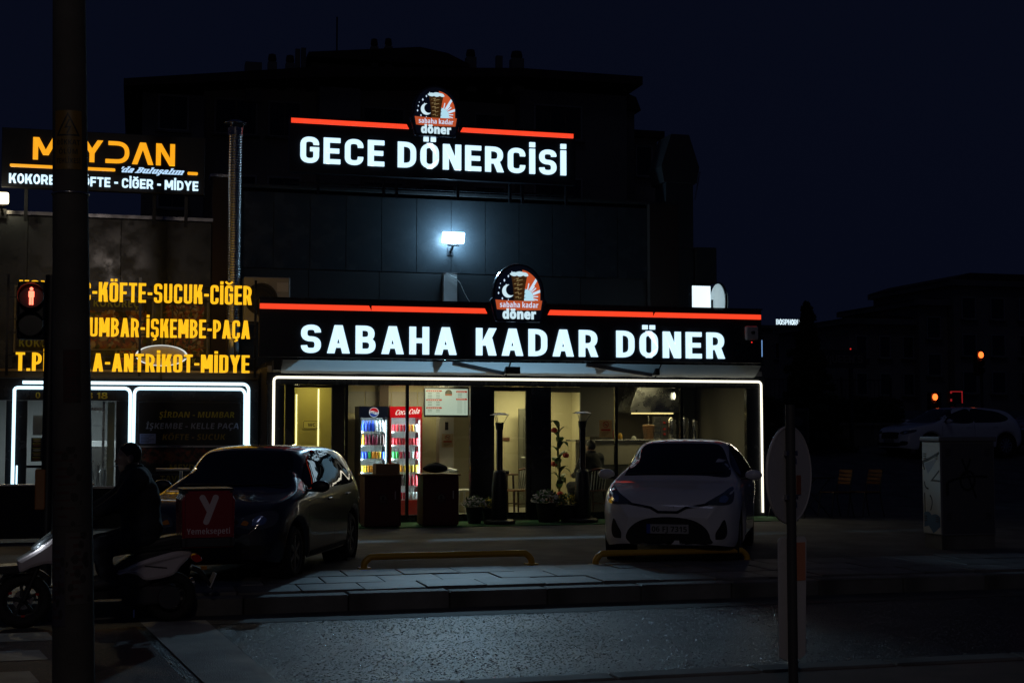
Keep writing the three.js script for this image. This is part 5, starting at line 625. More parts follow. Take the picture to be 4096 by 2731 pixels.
// dark hatchback
{ const W = 0.82;
  const c = { W, z0: -1.87, z1: 1.87, roofW: 0.58, roofY: 1.42, wr: 0.29, arch: 0.35, wheels: [-1.22, 1.2], sillY: 0.2, paint: darkPaint, mirrorM: M.black, spokes: 6, rim: mat([0.15, 0.15, 0.15], 0.4, 0.8), aerial: 0.1,
    plan: [[-1.87, 0.58], [-1.8, 0.71], [-1.6, 0.78], [-1.1, 0.815], [0, 0.82], [1.1, 0.815], [1.5, 0.78], [1.72, 0.71], [1.82, 0.62], [1.87, 0.5]],
    top: [[-1.87, 0.75], [-1.83, 0.9], [-1.76, 1.08], [-1.6, 1.3], [-1.25, 1.385], [-0.4, 1.42], [0.15, 1.405], [0.42, 1.35], [0.78, 1.12], [1.05, 0.96], [1.3, 0.9], [1.6, 0.83], [1.75, 0.75], [1.83, 0.65], [1.87, 0.54]],
    belt: [[-1.87, 0.7], [-1.5, 0.93], [-1, 0.91], [0.5, 0.87], [1.05, 0.86], [1.4, 0.8], [1.7, 0.68], [1.87, 0.48]], sill: [[-1.87, 0.38], [-1.6, 0.25], [-1, 0.2], [1, 0.2], [1.6, 0.22], [1.87, 0.27]],
    windscreen: [[-0.63, 0.97], [-0.3, 0.98], [0.3, 0.98], [0.63, 0.97], [0.57, 1.14], [0.5, 1.31], [0.3, 1.35], [-0.3, 1.35], [-0.5, 1.31], [-0.57, 1.14]], rearWindow: [[-0.52, 1.0], [0.52, 1.0], [0.46, 1.26], [-0.46, 1.26]],
    sideWindows: [[[0.78, 0.95], [0.38, 1.2], [0.1, 1.31], [-0.2, 1.33], [-0.2, 0.93]], [[-0.27, 0.93], [-0.27, 1.33], [-0.7, 1.31], [-1.05, 1.22], [-1.3, 1.0], [-1.1, 0.94]]], handles: [[-0.05, 0.8], [-0.9, 0.82]],
    seams: [[[0.86, 0.28], [0.868, 0.28], [0.848, 0.9], [0.84, 0.9]], [[-0.238, 0.28], [-0.23, 0.28], [-0.23, 0.9], [-0.238, 0.9]], [[-0.9, 0.4], [-0.892, 0.4], [-1.05, 0.9], [-1.058, 0.9]]],
    headlight: [[0.34, 0.6], [0.5, 0.57], [0.68, 0.6], [0.72, 0.7], [0.66, 0.76], [0.5, 0.73], [0.38, 0.68]], reflector: [[0.5, 0.61], [0.6, 0.62], [0.63, 0.68], [0.56, 0.71], [0.5, 0.67]], indicator: [[0.38, 0.62], [0.44, 0.61], [0.46, 0.64], [0.41, 0.66]], fog: [[0.46, 0.3], [0.6, 0.32], [0.62, 0.4], [0.48, 0.41]], tail: [[0.48, 0.78], [0.6, 0.76], [0.64, 0.95], [0.54, 1.0]], mirror: [0.72, 0.97],
    front: [['grille', [[-0.28, 0.62], [0.28, 0.62], [0.3, 0.68], [0, 0.7], [-0.3, 0.68]], M.blackMatt], ['lower_grille', [[-0.36, 0.3], [0.36, 0.3], [0.38, 0.4], [-0.38, 0.4]], M.blackMatt], ['emblem', (() => { const s = new THREE.Shape(); s.absellipse(0, 0.66, 0.045, 0.045, 0, 7); return s; })(), M.chrome]],
    wipers: [[[-0.55, 0.985], [0.05, 0.99], [0.05, 1.0], [-0.55, 0.997]], [[0.0, 0.985], [0.55, 1.0], [0.55, 1.01], [0.0, 0.997]]], plate: [0, 0.48, 0.5, 0.11, plate('33 AKS 06'), 1.885] };
  buildCar('dark_hatchback', 'dark glossy hatchback parked behind the delivery scooter', 'car', c, [1.4, 0, 7.15], -22.5 * D);
}
// white estate-like hatchback on the rising side street, and the dark car behind it
{ const mk = (paint) => ({ W: 0.9, z0: -2.13, z1: 2.13, roofW: 0.64, roofY: 1.46, wr: 0.32, arch: 0.39, wheels: [-1.42, 1.29], sillY: 0.2, paint, spokes: 10, rim: paleAlloy, aerial: -1.2,
    plan: [[-2.13, 0.62], [-2.05, 0.78], [-1.8, 0.86], [-1.2, 0.895], [0, 0.9], [1.2, 0.89], [1.65, 0.85], [1.92, 0.76], [2.05, 0.66], [2.13, 0.5]],
    top: [[-2.13, 0.78], [-2.08, 0.95], [-1.95, 1.12], [-1.7, 1.34], [-1.2, 1.43], [-0.4, 1.465], [0.1, 1.44], [0.35, 1.38], [0.75, 1.15], [1.1, 0.98], [1.5, 0.92], [1.85, 0.84], [2.0, 0.76], [2.09, 0.66], [2.13, 0.54]],
    belt: [[-2.13, 0.72], [-1.7, 1.0], [-1, 0.97], [0.5, 0.93], [1.1, 0.92], [1.5, 0.85], [1.9, 0.74], [2.13, 0.48]], sill: [[-2.13, 0.38], [-1.8, 0.25], [-1, 0.2], [1, 0.2], [1.8, 0.21], [2.13, 0.26]],
    windscreen: [[-0.68, 1.0], [0.68, 1.0], [0.55, 1.36], [0.3, 1.39], [-0.3, 1.39], [-0.55, 1.36]], rearWindow: [[-0.56, 1.1], [0.56, 1.1], [0.48, 1.34], [-0.48, 1.34]],
    sideWindows: [[[0.82, 1.0], [0.4, 1.25], [0.1, 1.35], [-0.2, 1.38], [-0.2, 0.99]], [[-0.28, 0.99], [-0.28, 1.38], [-0.9, 1.36], [-1.3, 1.29], [-1.55, 1.12], [-1.2, 1.01]]], handles: [[-0.05, 0.86], [-1.0, 0.88]],
    seams: [[[0.92, 0.28], [0.928, 0.28], [0.908, 0.95], [0.9, 0.95]], [[-0.248, 0.28], [-0.24, 0.28], [-0.24, 0.97], [-0.248, 0.97]]],
    headlight: [[0.42, 0.68], [0.6, 0.65], [0.78, 0.7], [0.8, 0.78], [0.66, 0.76], [0.5, 0.74]], reflector: [[0.58, 0.68], [0.66, 0.68], [0.68, 0.72], [0.6, 0.72]], fog: [[0.5, 0.32], [0.68, 0.34], [0.7, 0.44], [0.52, 0.44]], tail: [[0.5, 0.82], [0.64, 0.8], [0.68, 0.95], [0.56, 0.98]], mirror: [0.74, 1.03],
    front: [['grille', [[-0.36, 0.52], [0.36, 0.52], [0.4, 0.62], [0.34, 0.7], [-0.34, 0.7], [-0.4, 0.62]], M.blackMatt], ['lower_grille', [[-0.44, 0.3], [0.44, 0.3], [0.46, 0.4], [-0.46, 0.4]], M.blackMatt]], wipers: [], plate: [0, 0.46, 0.5, 0.11, plate('06 DK 418'), 2.14] });
  const y1 = groundY(0, -13.6); buildCar('white_hatchback', 'white hatchback parked side on on the rising street behind the utility cabinet', 'car', mk(whitePaint), [23.6, y1, -13.55], -1.47);
  buildCar('dark_car', 'dark car partly out of the picture behind the white side street hatchback', 'car', mk(darkPaint), [28.0, groundY(0, -14.6), -14.4], -1.4);
}
// ================= people: smooth joined limbs =================
function sdfMesh(cx, cy, cz, half, res, dist) {
  const mc = new MarchingCubes(res, new THREE.MeshBasicMaterial(), false, false, 400000); mc.isolation = 0; const hs = res / 2;
  for (let k = 0; k < res; k++) for (let j = 0; j < res; j++) for (let i = 0; i < res; i++) mc.field[k * res * res + j * res + i] = -dist(cx + (i - hs) / hs * half, cy + (j - hs) / hs * half, cz + (k - hs) / hs * half);
  mc.update(); const n = mc.count, g = new THREE.BufferGeometry(), p = new Float32Array(n * 3);
  for (let i = 0; i < n; i++) { p[3 * i] = cx + mc.positionArray[3 * i] * half; p[3 * i + 1] = cy + mc.positionArray[3 * i + 1] * half; p[3 * i + 2] = cz + mc.positionArray[3 * i + 2] * half; }
  g.setAttribute('position', new THREE.BufferAttribute(p, 3)); let m = mergeVertices(g, 1e-4); m.computeVertexNormals(); m.setAttribute('uv', new THREE.Float32BufferAttribute(new Float32Array(m.attributes.position.count * 2), 2)); return m;
}
const cap = (b) => (x, y, z) => { const [ax, ay, az, ar, cx, cy, cz, cr] = b, dx = cx - ax, dy = cy - ay, dz = cz - az, t = Math.min(1, Math.max(0, ((x - ax) * dx + (y - ay) * dy + (z - az) * dz) / (dx * dx + dy * dy + dz * dz + 1e-9))); return Math.hypot(x - ax - t * dx, y - ay - t * dy, z - az - t * dz) - (ar + (cr - ar) * t); };
const smin = (fs, k) => (x, y, z) => { let d = 1e9; for (const f of fs) { const e = f(x, y, z), h = Math.max(0, k - Math.abs(d - e)) / k; d = Math.min(d, e) - h * h * k / 4; } return d; };
const ell = (cx, cy, cz, a, b, c) => (x, y, z) => { const q = Math.hypot((x - cx) / a, (y - cy) / b, (z - cz) / c); return (q - 1) * Math.min(a, b, c); };
const mirrorZ = (bs) => bs.flatMap((b) => [b, [b[0], b[1], -b[2], b[3], b[4], b[5], -b[6], b[7]]]);
// head looking along +x: skull, jaw, nose, brow, lips, ears
function headParts(hx, hy, hz, tilt = 0) { return [ell(hx - 0.012, hy + 0.03, hz, 0.098, 0.1, 0.076), ell(hx + 0.02, hy - 0.045, hz, 0.066, 0.07, 0.056), cap([hx + 0.082, hy + 0.01, hz, 0.012, hx + 0.104, hy - 0.03, hz, 0.016]), cap([hx + 0.07, hy + 0.025, hz - 0.03, 0.016, hx + 0.07, hy + 0.025, hz + 0.03, 0.016]), cap([hx + 0.076, hy - 0.062, hz - 0.016, 0.011, hx + 0.076, hy - 0.062, hz + 0.016, 0.011]), cap([hx + 0.06, hy - 0.1, hz, 0.024, hx + 0.05, hy - 0.1, hz, 0.026]), ell(hx - 0.015, hy - 0.01, hz + 0.078, 0.02, 0.034, 0.011), ell(hx - 0.015, hy - 0.01, hz - 0.078, 0.02, 0.034, 0.011)]; }
function handParts(x, y, z, s) { // a hand closed round a bar that runs along z
  const o = [cap([x - 0.045, y + 0.01, z - 0.025, 0.02, x - 0.01, y + 0.024, z - 0.028, 0.018]), cap([x - 0.045, y + 0.01, z + 0.025, 0.02, x - 0.01, y + 0.024, z + 0.028, 0.018])];
  [-0.033, -0.011, 0.011, 0.033].forEach((dz, i) => { const l = [0.9, 1.05, 1, 0.8][i]; o.push(cap([x - 0.01, y + 0.024, z + dz, 0.01, x + 0.024 * l, y + 0.018, z + dz, 0.0095]), cap([x + 0.024 * l, y + 0.018, z + dz, 0.0095, x + 0.026 * l, y - 0.014, z + dz, 0.009]), cap([x + 0.026 * l, y - 0.014, z + dz, 0.009, x + 0.004, y - 0.024, z + dz, 0.008])); });
  o.push(cap([x - 0.04, y, z - s * 0.03, 0.012, x - 0.014, y - 0.018, z - s * 0.044, 0.011]), cap([x - 0.014, y - 0.018, z - s * 0.044, 0.011, x + 0.014, y - 0.022, z - s * 0.04, 0.009])); return o;
}
const skin = mat([0.4, 0.24, 0.17], 0.55), hairM = mat([0.012, 0.01, 0.009], 0.55), cloth = mat([0.018, 0.019, 0.024], 0.85), denim = mat([0.02, 0.022, 0.03], 0.9), shoeM = mat([0.03, 0.03, 0.03], 0.6);
function person(label, pos, ry, J, hold) {
  const t = thing('person', label, 'person', pos, ry), f = (b, d = 0) => b.map((q) => cap([q[0], q[1], q[2], q[3] + d, q[4], q[5], q[6], q[7] + d]));
  const { head, torso, arms, legs, feet, hands } = J, hd = headParts(...head), neck = cap([head[0] - 0.03, head[1] - 0.05, head[2], 0.052, J.neck[0], J.neck[1], J.neck[2], 0.062]);
  const bodyD = smin([...f(torso, -0.02), ...f(arms, -0.012), ...f(legs, -0.012), ...f(feet, -0.012), neck], 0.05), c = J.center;
  const gs = [sdfMesh(...c, J.half, 84, bodyD), sdfMesh(head[0], head[1] - 0.01, head[2], 0.17, 60, smin([...hd, neck], 0.02)), ...hands.map(([x, y, z, s]) => sdfMesh(x, y, z, 0.085, 48, smin(handParts(x, y, z, s), 0.008)))];
  const body = part(t, 'body', mg(gs), skin); for (const s of [-1, 1]) part(body, 'eye', new THREE.SphereGeometry(0.011, 10, 8), mat([0.5, 0.48, 0.45], 0.2), [head[0] + 0.076, head[1] + 0.004, head[2] + s * 0.03]);
  part(t, 'hair', sdfMesh(head[0], head[1] + 0.04, head[2], 0.15, 56, (x, y, z) => Math.max(ell(head[0] - 0.016, head[1] + 0.034, head[2], 0.104, 0.106, 0.083)(x, y, z), (x - head[0] - 0.045) * 0.8 - (y - head[1] - 0.045) * 0.75, head[1] - 0.045 - y)), hairM);
  part(t, 'jacket', sdfMesh(...c, J.half, 90, (x, y, z) => { const d = smin([...f(torso, 0.012), ...f(arms, 0.01)], 0.06)(x, y, z) + 0.006 * Math.sin(y * 38 + x * 9) * Math.sin(z * 23 + y * 7); return d; }), cloth);
  part(t, 'collar', new THREE.TorusGeometry(0.068, 0.022, 8, 24).rotateX(PI / 2).scale(1.05, 1.3, 1), cloth, [J.neck[0] + 0.005, J.neck[1] + 0.03, J.neck[2]]);
  part(t, 'trousers', sdfMesh(...c, J.half, 90, (x, y, z) => smin(f(legs, 0.008), 0.05)(x, y, z) + 0.004 * Math.sin(y * 50 + x * 20)), denim); f(feet, 0.012).forEach((d, i) => { const b = feet[i]; part(t, 'shoe', sdfMesh((b[0] + b[4]) / 2, (b[1] + b[5]) / 2, (b[2] + b[6]) / 2, 0.2, 44, smin([d], 0.02)), shoeM); }); return t;
}
// ================= delivery scooter =================
const SX = -0.305, SZ = 10.46; // the scooter's middle on the road, heading along -x
{ const t = thing('delivery_scooter', 'white delivery scooter with lit headlamp standing on the crossing', 'scooter', [SX, -0.146, SZ], PI + 0.1);
  const shell = phy([0.62, 0.55, 0.56], 0.3, { clearcoat: 0.8, clearcoatRoughness: 0.06 }), E = (n, pts, w, m, b = 0.012, sp = true) => part(t, n, ext(sp ? spl(pts) : shp(pts), w - 2 * b, b), m, [0, 0, -w / 2 + b]);
  const whl = (x, r, n) => { const w = part(t, 'wheel', new THREE.TorusGeometry(r - 0.05, 0.052, 12, 40), M.rubber, [x, r, 0]); part(w, 'rim', new THREE.TorusGeometry(r - 0.098, 0.014, 8, 36), M.dark); for (let i = 0; i < n; i++) { const a = i / n * 2 * PI; part(w, 'spoke', rod([0.02 * Math.cos(a), 0.02 * Math.sin(a), 0], [(r - 0.1) * Math.cos(a + 0.2), (r - 0.1) * Math.sin(a + 0.2), 0], 0.014), M.dark); } part(w, 'brake_disc', cyl(0.085, 0.085, 0.006, 24).rotateX(PI / 2), M.steelRough, [0, 0, 0.05]); part(w, 'hub', cyl(0.035, 0.035, 0.12, 14).rotateX(PI / 2), M.black); return w; };
  const fw = whl(0.645, 0.24, 5); for (const a of [0.6, 2.7, 4.7]) part(fw, 'reflector', bx(0.03, 0.02, 0.004), mat([0.5, 0.01, 0.01], 0.2), [0.13 * Math.cos(a), 0.13 * Math.sin(a), -0.06]); whl(-0.63, 0.225, 5);
  E('front_fender', [[0.42, 0.44], [0.5, 0.5], [0.64, 0.53], [0.8, 0.47], [0.86, 0.38], [0.76, 0.46], [0.64, 0.49], [0.52, 0.46]], 0.14, M.black); E('leg_shield', [[0.7, 0.6], [0.56, 0.68], [0.42, 0.78], [0.33, 0.9], [0.27, 0.88], [0.3, 0.7], [0.26, 0.5], [0.34, 0.46], [0.42, 0.56], [0.56, 0.54], [0.68, 0.5]], 0.34, shell, 0.03);
  const hl = E('headlamp', [[0.585, 0.69], [0.5, 0.77], [0.41, 0.835], [0.35, 0.84], [0.36, 0.77], [0.45, 0.72]], 0.26, lampGlass, 0.02); for (const s of [-1, 1]) part(hl, 'headlamp_light', tube([[0.5, 0.72, s * 0.128], [0.44, 0.735, s * 0.136], [0.385, 0.755, s * 0.139], [0.37, 0.785, s * 0.139], [0.41, 0.795, s * 0.138]], 0.009, 24, 6), glow([0.8, 0.92, 1], 2.2), [0, 0, 0.13 - 0.02]);
  const ll = new THREE.PointLight(col(0.8, 0.92, 1), 0.05); ll.position.set(0.55, 0.75, -0.16); ll.castShadow = true; t.add(ll);
  E('crash_bar', [[0.66, 0.56], [0.9, 0.55], [0.93, 0.5], [0.86, 0.485], [0.66, 0.5]], 0.3, M.black); E('floorboard', [[0.34, 0.3], [0.3, 0.34], [-0.1, 0.33], [-0.22, 0.36], [-0.3, 0.26], [0.2, 0.24]], 0.34, M.black); E('steering_column', [[0.36, 0.86], [0.3, 0.86], [0.2, 0.98], [0.26, 1.0]], 0.12, M.black); part(t, 'fork', mg(rod([0.645, 0.24, 0.075], [0.5, 0.6, 0.07], 0.022), rod([0.645, 0.24, -0.075], [0.5, 0.6, -0.07], 0.022)), M.black);
  part(t, 'handlebar', tube([[0.12, 1.0, -0.34], [0.18, 0.99, -0.2], [0.24, 0.97, 0], [0.18, 0.99, 0.2], [0.12, 1.0, 0.34]], 0.014, 24, 8), M.black); for (const s of [-1, 1]) { part(t, 'grip', rod([0.15, 0.995, s * 0.26], [0.11, 1.0, s * 0.37], 0.019), M.rubber); const m = part(t, 'mirror', new THREE.SphereGeometry(0.06, 14, 10).scale(0.5, 0.7, 1), M.black, [0.28, 1.2, s * 0.3]); part(m, 'mirror_stem', rod([0, 0, 0], [-0.1, -0.21, -s * 0.05], 0.007), M.black); }
  E('side_panel', [[-0.12, 0.46], [-0.3, 0.55], [-0.46, 0.6], [-0.68, 0.65], [-0.8, 0.62], [-0.7, 0.5], [-0.62, 0.42], [-0.4, 0.385], [-0.3, 0.44]], 0.3, shell, 0.03); E('under_seat', [[-0.05, 0.34], [-0.1, 0.5], [-0.3, 0.62], [-0.6, 0.66], [-0.74, 0.62], [-0.5, 0.42], [-0.3, 0.3]], 0.26, M.black, 0.02); E('seat', [[-0.04, 0.62], [-0.16, 0.68], [-0.3, 0.7], [-0.45, 0.745], [-0.68, 0.785], [-0.8, 0.74], [-0.74, 0.66], [-0.4, 0.63]], 0.28, mat([0.015, 0.015, 0.016], 0.5), 0.03);
  for (const s of [-1, 1]) part(t, 'badge', bb(-0.56, -0.36, 0.5, 0.512, s * 0.153 - 0.001, s * 0.153 + 0.001).rotateZ(0.12), M.dark, [0.04, 0.06, 0]); part(t, 'engine', mg(bb(-0.62, -0.2, 0.16, 0.34, -0.1, 0.06, 0.03), at(cyl(0.1, 0.1, 0.14, 20), -0.6, 0.23, -0.08, PI / 2)), M.dark); part(t, 'exhaust', mg(rod([-0.3, 0.22, 0.12], [-0.5, 0.24, 0.16], 0.022), rod([-0.5, 0.24, 0.16], [-0.86, 0.32, 0.17], 0.05, 0.055, 16)), M.steelRough); part(t, 'exhaust_shield', bb(-0.78, -0.56, 0.26, 0.33, 0.215, 0.224), mat([0.45, 0.2, 0.08], 0.4, 0.6));
  part(t, 'tail_light', ext(spl([[-0.8, 0.59], [-0.86, 0.6], [-0.9, 0.55], [-0.84, 0.53]]), 0.14, 0.01), mat([0.2, 0.008, 0.006], 0.2, 0, { emissive: col(1, 0.03, 0.02), emissiveIntensity: 0.006 }), [0, 0, -0.07]); part(t, 'grab_rail', mg(tube([[-0.62, 0.66, 0.14], [-0.86, 0.68, 0.15], [-0.9, 0.66, 0], [-0.86, 0.68, -0.15], [-0.62, 0.66, -0.14]], 0.012, 30, 6), bb(-1.12, -0.66, 0.655, 0.668, -0.16, 0.16)), M.black); part(t, 'rear_fender', ext(spl([[-0.82, 0.5], [-0.9, 0.46], [-1.0, 0.3], [-0.985, 0.29], [-0.88, 0.42], [-0.8, 0.46]]), 0.12, 0.008), M.black, [0, 0, -0.06]); const np = part(t, 'number_plate', bx(0.01, 0.14, 0.18), M.white, [-1.0, 0.36, 0], [0, 0, 0.4]); part(t, 'indicator', bb(-0.93, -0.88, 0.47, 0.5, -0.16, -0.12), mat([0.5, 0.2, 0.02], 0.3));
  // box on the rack
  const b = thing('delivery_box', 'dark red delivery box with a large pale letter Y on the scooter rack', 'box', [SX, -0.146, SZ], PI + 0.1), red = mat([0.3, 0.012, 0.03], 0.55, 0, { roughnessMap: T.scuff });
  part(b, 'box', ext([[-0.7, 0.672], [-1.16, 0.672], [-1.17, 1.1], [-1.12, 1.185], [-0.74, 1.185], [-0.69, 1.1]], 0.42, 0.012), red, [0, 0, -0.21]); part(b, 'lid_trim', bb(-1.16, -0.7, 1.186, 1.205, -0.21, 0.21, 0.006), M.black); part(b, 'base_band', bb(-1.168, -0.692, 0.68, 0.76, -0.232, 0.232, 0.01), M.dark);
  const pr = canvasTex(256, 256, (c) => { c.fillStyle = '#8e1226'; c.fillRect(0, 0, 256, 256); c.strokeStyle = '#d8c8cc'; c.lineWidth = 34; c.lineCap = 'round'; c.beginPath(); c.moveTo(92, 26); c.lineTo(128, 96); c.moveTo(164, 26); c.lineTo(114, 166); c.stroke(); c.fillStyle = '#d8c8cc'; c.font = 'bold 46px sans-serif'; c.textAlign = 'center'; c.fillText('Yemeksepeti', 128, 236, 240); });
  const pm = mat([1, 1, 1], 0.5, 0, { map: pr }); for (const s of [-1, 1]) { const g = sheet(0.42, 0.4, 0.003); part(b, 'print', g, pm, [-0.93, 0.765, s * 0.2335], [0, s > 0 ? 0 : PI, 0]); } for (const x of [-0.73, -1.13]) part(b, 'strap', bb(x - 0.012, x + 0.012, 0.69, 1.18, -0.236, 0.236), M.black);
  // rider
  const rd = person('person in a dark jacket astride the white delivery scooter, cigarette in mouth', [SX, -0.146, SZ], PI + 0.1, { head: [-0.235, 1.485, 0], neck: [-0.285, 1.37, 0], center: [-0.1, 0.83, 0], half: 0.86,
    torso: [[-0.36, 0.84, 0.06, 0.15, -0.36, 0.84, -0.06, 0.15], [-0.37, 0.86, 0, 0.16, -0.33, 1.12, 0, 0.165], [-0.33, 1.12, 0, 0.17, -0.3, 1.27, 0, 0.14], [-0.3, 1.3, 0.14, 0.08, -0.3, 1.3, -0.14, 0.08]],
    arms: mirrorZ([[-0.3, 1.3, 0.18, 0.078, -0.12, 1.08, 0.27, 0.06], [-0.12, 1.08, 0.27, 0.06, 0.07, 1.005, 0.3, 0.042]]), legs: mirrorZ([[-0.36, 0.8, 0.1, 0.105, 0.0, 0.7, 0.19, 0.08], [0.0, 0.7, 0.19, 0.078, -0.06, 0.42, 0.18, 0.052]]), feet: mirrorZ([[-0.08, 0.38, 0.18, 0.045, 0.1, 0.365, 0.19, 0.032]]), hands: [[0.125, 1.0, 0.3, 1], [0.125, 1.0, -0.3, -1]] });
  part(rd, 'cigarette', rod([-0.15, 1.42, 0.012], [-0.07, 1.4, 0.02], 0.0045), M.white);
}
// seated customer inside, back to the street
{ person('person in a dark jacket seated inside behind the second patio heater, back to the street', [7.98, 0.03, -0.62], PI / 2 + 0.35, { head: [-0.02, 1.24, 0], neck: [-0.05, 1.12, 0], center: [0.12, 0.68, 0], half: 0.76, torso: [[-0.05, 0.58, 0.06, 0.14, -0.05, 0.58, -0.06, 0.14], [-0.05, 0.6, 0, 0.16, -0.05, 0.88, 0, 0.165], [-0.05, 0.88, 0, 0.17, -0.05, 1.02, 0, 0.13], [-0.05, 1.04, 0.15, 0.08, -0.05, 1.04, -0.15, 0.08]], arms: mirrorZ([[-0.05, 1.04, 0.19, 0.075, 0.02, 0.78, 0.25, 0.058], [0.02, 0.78, 0.25, 0.058, 0.24, 0.72, 0.18, 0.04]]), legs: mirrorZ([[-0.04, 0.54, 0.1, 0.1, 0.38, 0.52, 0.13, 0.075], [0.38, 0.52, 0.13, 0.073, 0.36, 0.12, 0.12, 0.05]]), feet: mirrorZ([[0.35, 0.06, 0.12, 0.045, 0.5, 0.045, 0.14, 0.034]]), hands: [[0.3, 0.72, 0.16, 1], [0.3, 0.72, -0.16, -1]] });
  woodChair('wooden_chair', 'wooden chair carrying the seated customer', [8.0, 0.03, -0.58], PI + 0.35, M.darkRed, wdark, 'chairs inside the shop'); }
// ================= street furniture =================
{ const t = thing('pedestrian_signal', 'pedestrian signal showing a red standing figure on a dark post', 'traffic signal', [-0.86, 0, 8.87]);
  part(t, 'post', cyl(0.055, 0.06, 3.15, 20), M.black, [0, 1.575, 0]); part(t, 'base_plate', cyl(0.14, 0.14, 0.03, 16), M.black, [0, 0.03, 0]); part(t, 'bracket', bb(-0.1, 0.0, 2.62, 2.66, -0.02, 0.02), M.black); part(t, 'bracket', bb(-0.1, 0.0, 2.98, 3.02, -0.02, 0.02), M.black); part(t, 'push_button_box', bx(0.1, 0.4, 0.08, 0.015), mat([0.3, 0.11, 0.02], 0.5), [-0.06, 1.0, 0.07]);
  const h = part(t, 'housing', bx(0.27, 0.58, 0.2, 0.03), M.black, [-0.18, 2.785, 0]); for (const y of [0.135, -0.14]) { part(h, 'visor', (() => { const g = cyl(0.125, 0.125, 0.16, 24, true); g.rotateX(PI / 2); return g; })(), mat([0.012, 0.012, 0.012], 0.6, 0, { side: THREE.DoubleSide }), [0, y, 0.17]); part(h, 'lens', cyl(0.115, 0.115, 0.02, 28).rotateX(PI / 2), mat(y > 0 ? [0.05, 0.004, 0.003] : [0.004, 0.01, 0.006], 0.25), [0, y, 0.1]); }
  const man = mg([[0.0, 0.075, 0.0165]].map(([x, y, r]) => at(cyl(r, r, 0.008, 16), x, y, 0, PI / 2)), ext(rrect(-0.027, -0.01, 0.027, 0.054, 0.012), 0.008).translate(0, 0, -0.004), ext(rrect(-0.02, -0.085, -0.002, 0.0, 0.006), 0.0075).translate(0, 0, -0.004), ext(rrect(0.002, -0.085, 0.02, 0.0, 0.006), 0.0075).translate(0, 0, -0.004));
  part(h, 'red_figure_light', man, glow([1, 0.16, 0.09], 3.2), [0, 0.135, 0.118]); const p = new THREE.PointLight(col(1, 0.02, 0.01), 0.012); p.position.set(-0.18, 2.92, 0.16); p.castShadow = true; t.add(p); }
{ const t = thing('concrete_pole', 'tapered concrete pole with warning sticker and torn posters close to the camera', 'pole', [-0.318, 0, 15.25]); t.rotation.z = 1.45 * D;
  part(t, 'shaft', (() => { const g = cyl(0.07, 0.117, 7.6, 32); g.translate(0, 3.8, 0); return uvm(g); })(), mat([0.11, 0.105, 0.1], 0.85, 0, { map: T.concC, bumpMap: T.concB, bumpScale: 0.004 })); const rad = (y) => 0.117 - 0.0062 * y;
  const wrap = (n, y0, y1, a0, a1, m) => { const h = y1 - y0, g = new THREE.CylinderGeometry(rad(y1) + 0.003, rad(y0) + 0.003, h, 16, 1, true, a0, a1 - a0); part(t, n, g, m, [0, (y0 + y1) / 2, 0]); };
  wrap('warning_sticker', 3.08, 3.42, -0.9, 0.75, mat([1, 1, 1], 0.5, 0, { side: THREE.DoubleSide, map: canvasTex(128, 256, (c) => { c.fillStyle = '#6b5210'; c.fillRect(0, 0, 128, 256); c.strokeStyle = '#120e04'; c.lineWidth = 7; c.beginPath(); c.moveTo(64, 16); c.lineTo(112, 108); c.lineTo(16, 108); c.closePath(); c.stroke(); c.beginPath(); c.moveTo(70, 40); c.lineTo(54, 74); c.lineTo(74, 72); c.lineTo(60, 102); c.stroke(); c.fillStyle = '#120e04'; c.font = 'bold 30px sans-serif'; c.textAlign = 'center'; c.fillText('DİKKAT', 64, 150, 110); c.fillText('ÖLÜM', 64, 190, 110); c.fillText('TEHLİKESİ', 64, 230, 112); }) }));
  const paper = (s, base) => mat([1, 1, 1], 0.8, 0, { side: THREE.DoubleSide, map: canvasTex(128, 256, (c) => { c.fillStyle = base; c.fillRect(0, 0, 128, 256); let q = s; const r = () => { q = (q * 1103515245 + 12345) >>> 0; return q / 4294967296; }; c.fillStyle = 'rgba(60,20,20,0.5)'; for (let i = 0; i < 9; i++) c.fillRect(10 + r() * 30, 14 + i * 26, 30 + r() * 60, 6 + r() * 8); c.fillStyle = 'rgba(30,28,26,0.7)'; for (let i = 0; i < 14; i++) { c.beginPath(); c.arc(r() * 128, r() * 256, 4 + r() * 14, 0, 7); c.fill(); } }) });
  wrap('torn_poster', 1.06, 1.5, -1.2, 0.5, paper(5, '#3f3c3a')); wrap('torn_poster', 0.62, 1.02, -0.3, 1.0, paper(9, '#484644')); wrap('torn_poster', 0.5, 0.95, -1.3, -0.35, paper(13, '#3c3a42')); wrap('torn_poster', 1.75, 2.05, -0.4, 0.5, paper(17, '#33221f'));
  part(t, 'steel_band', new THREE.TorusGeometry(rad(2.95) + 0.003, 0.006, 6, 32).rotateX(PI / 2), M.steelRough, [0, 2.95, 0]); part(t, 'conduit', rod([0.06, 0, -0.11], [0.04, 5, -0.09], 0.012), M.dark); }
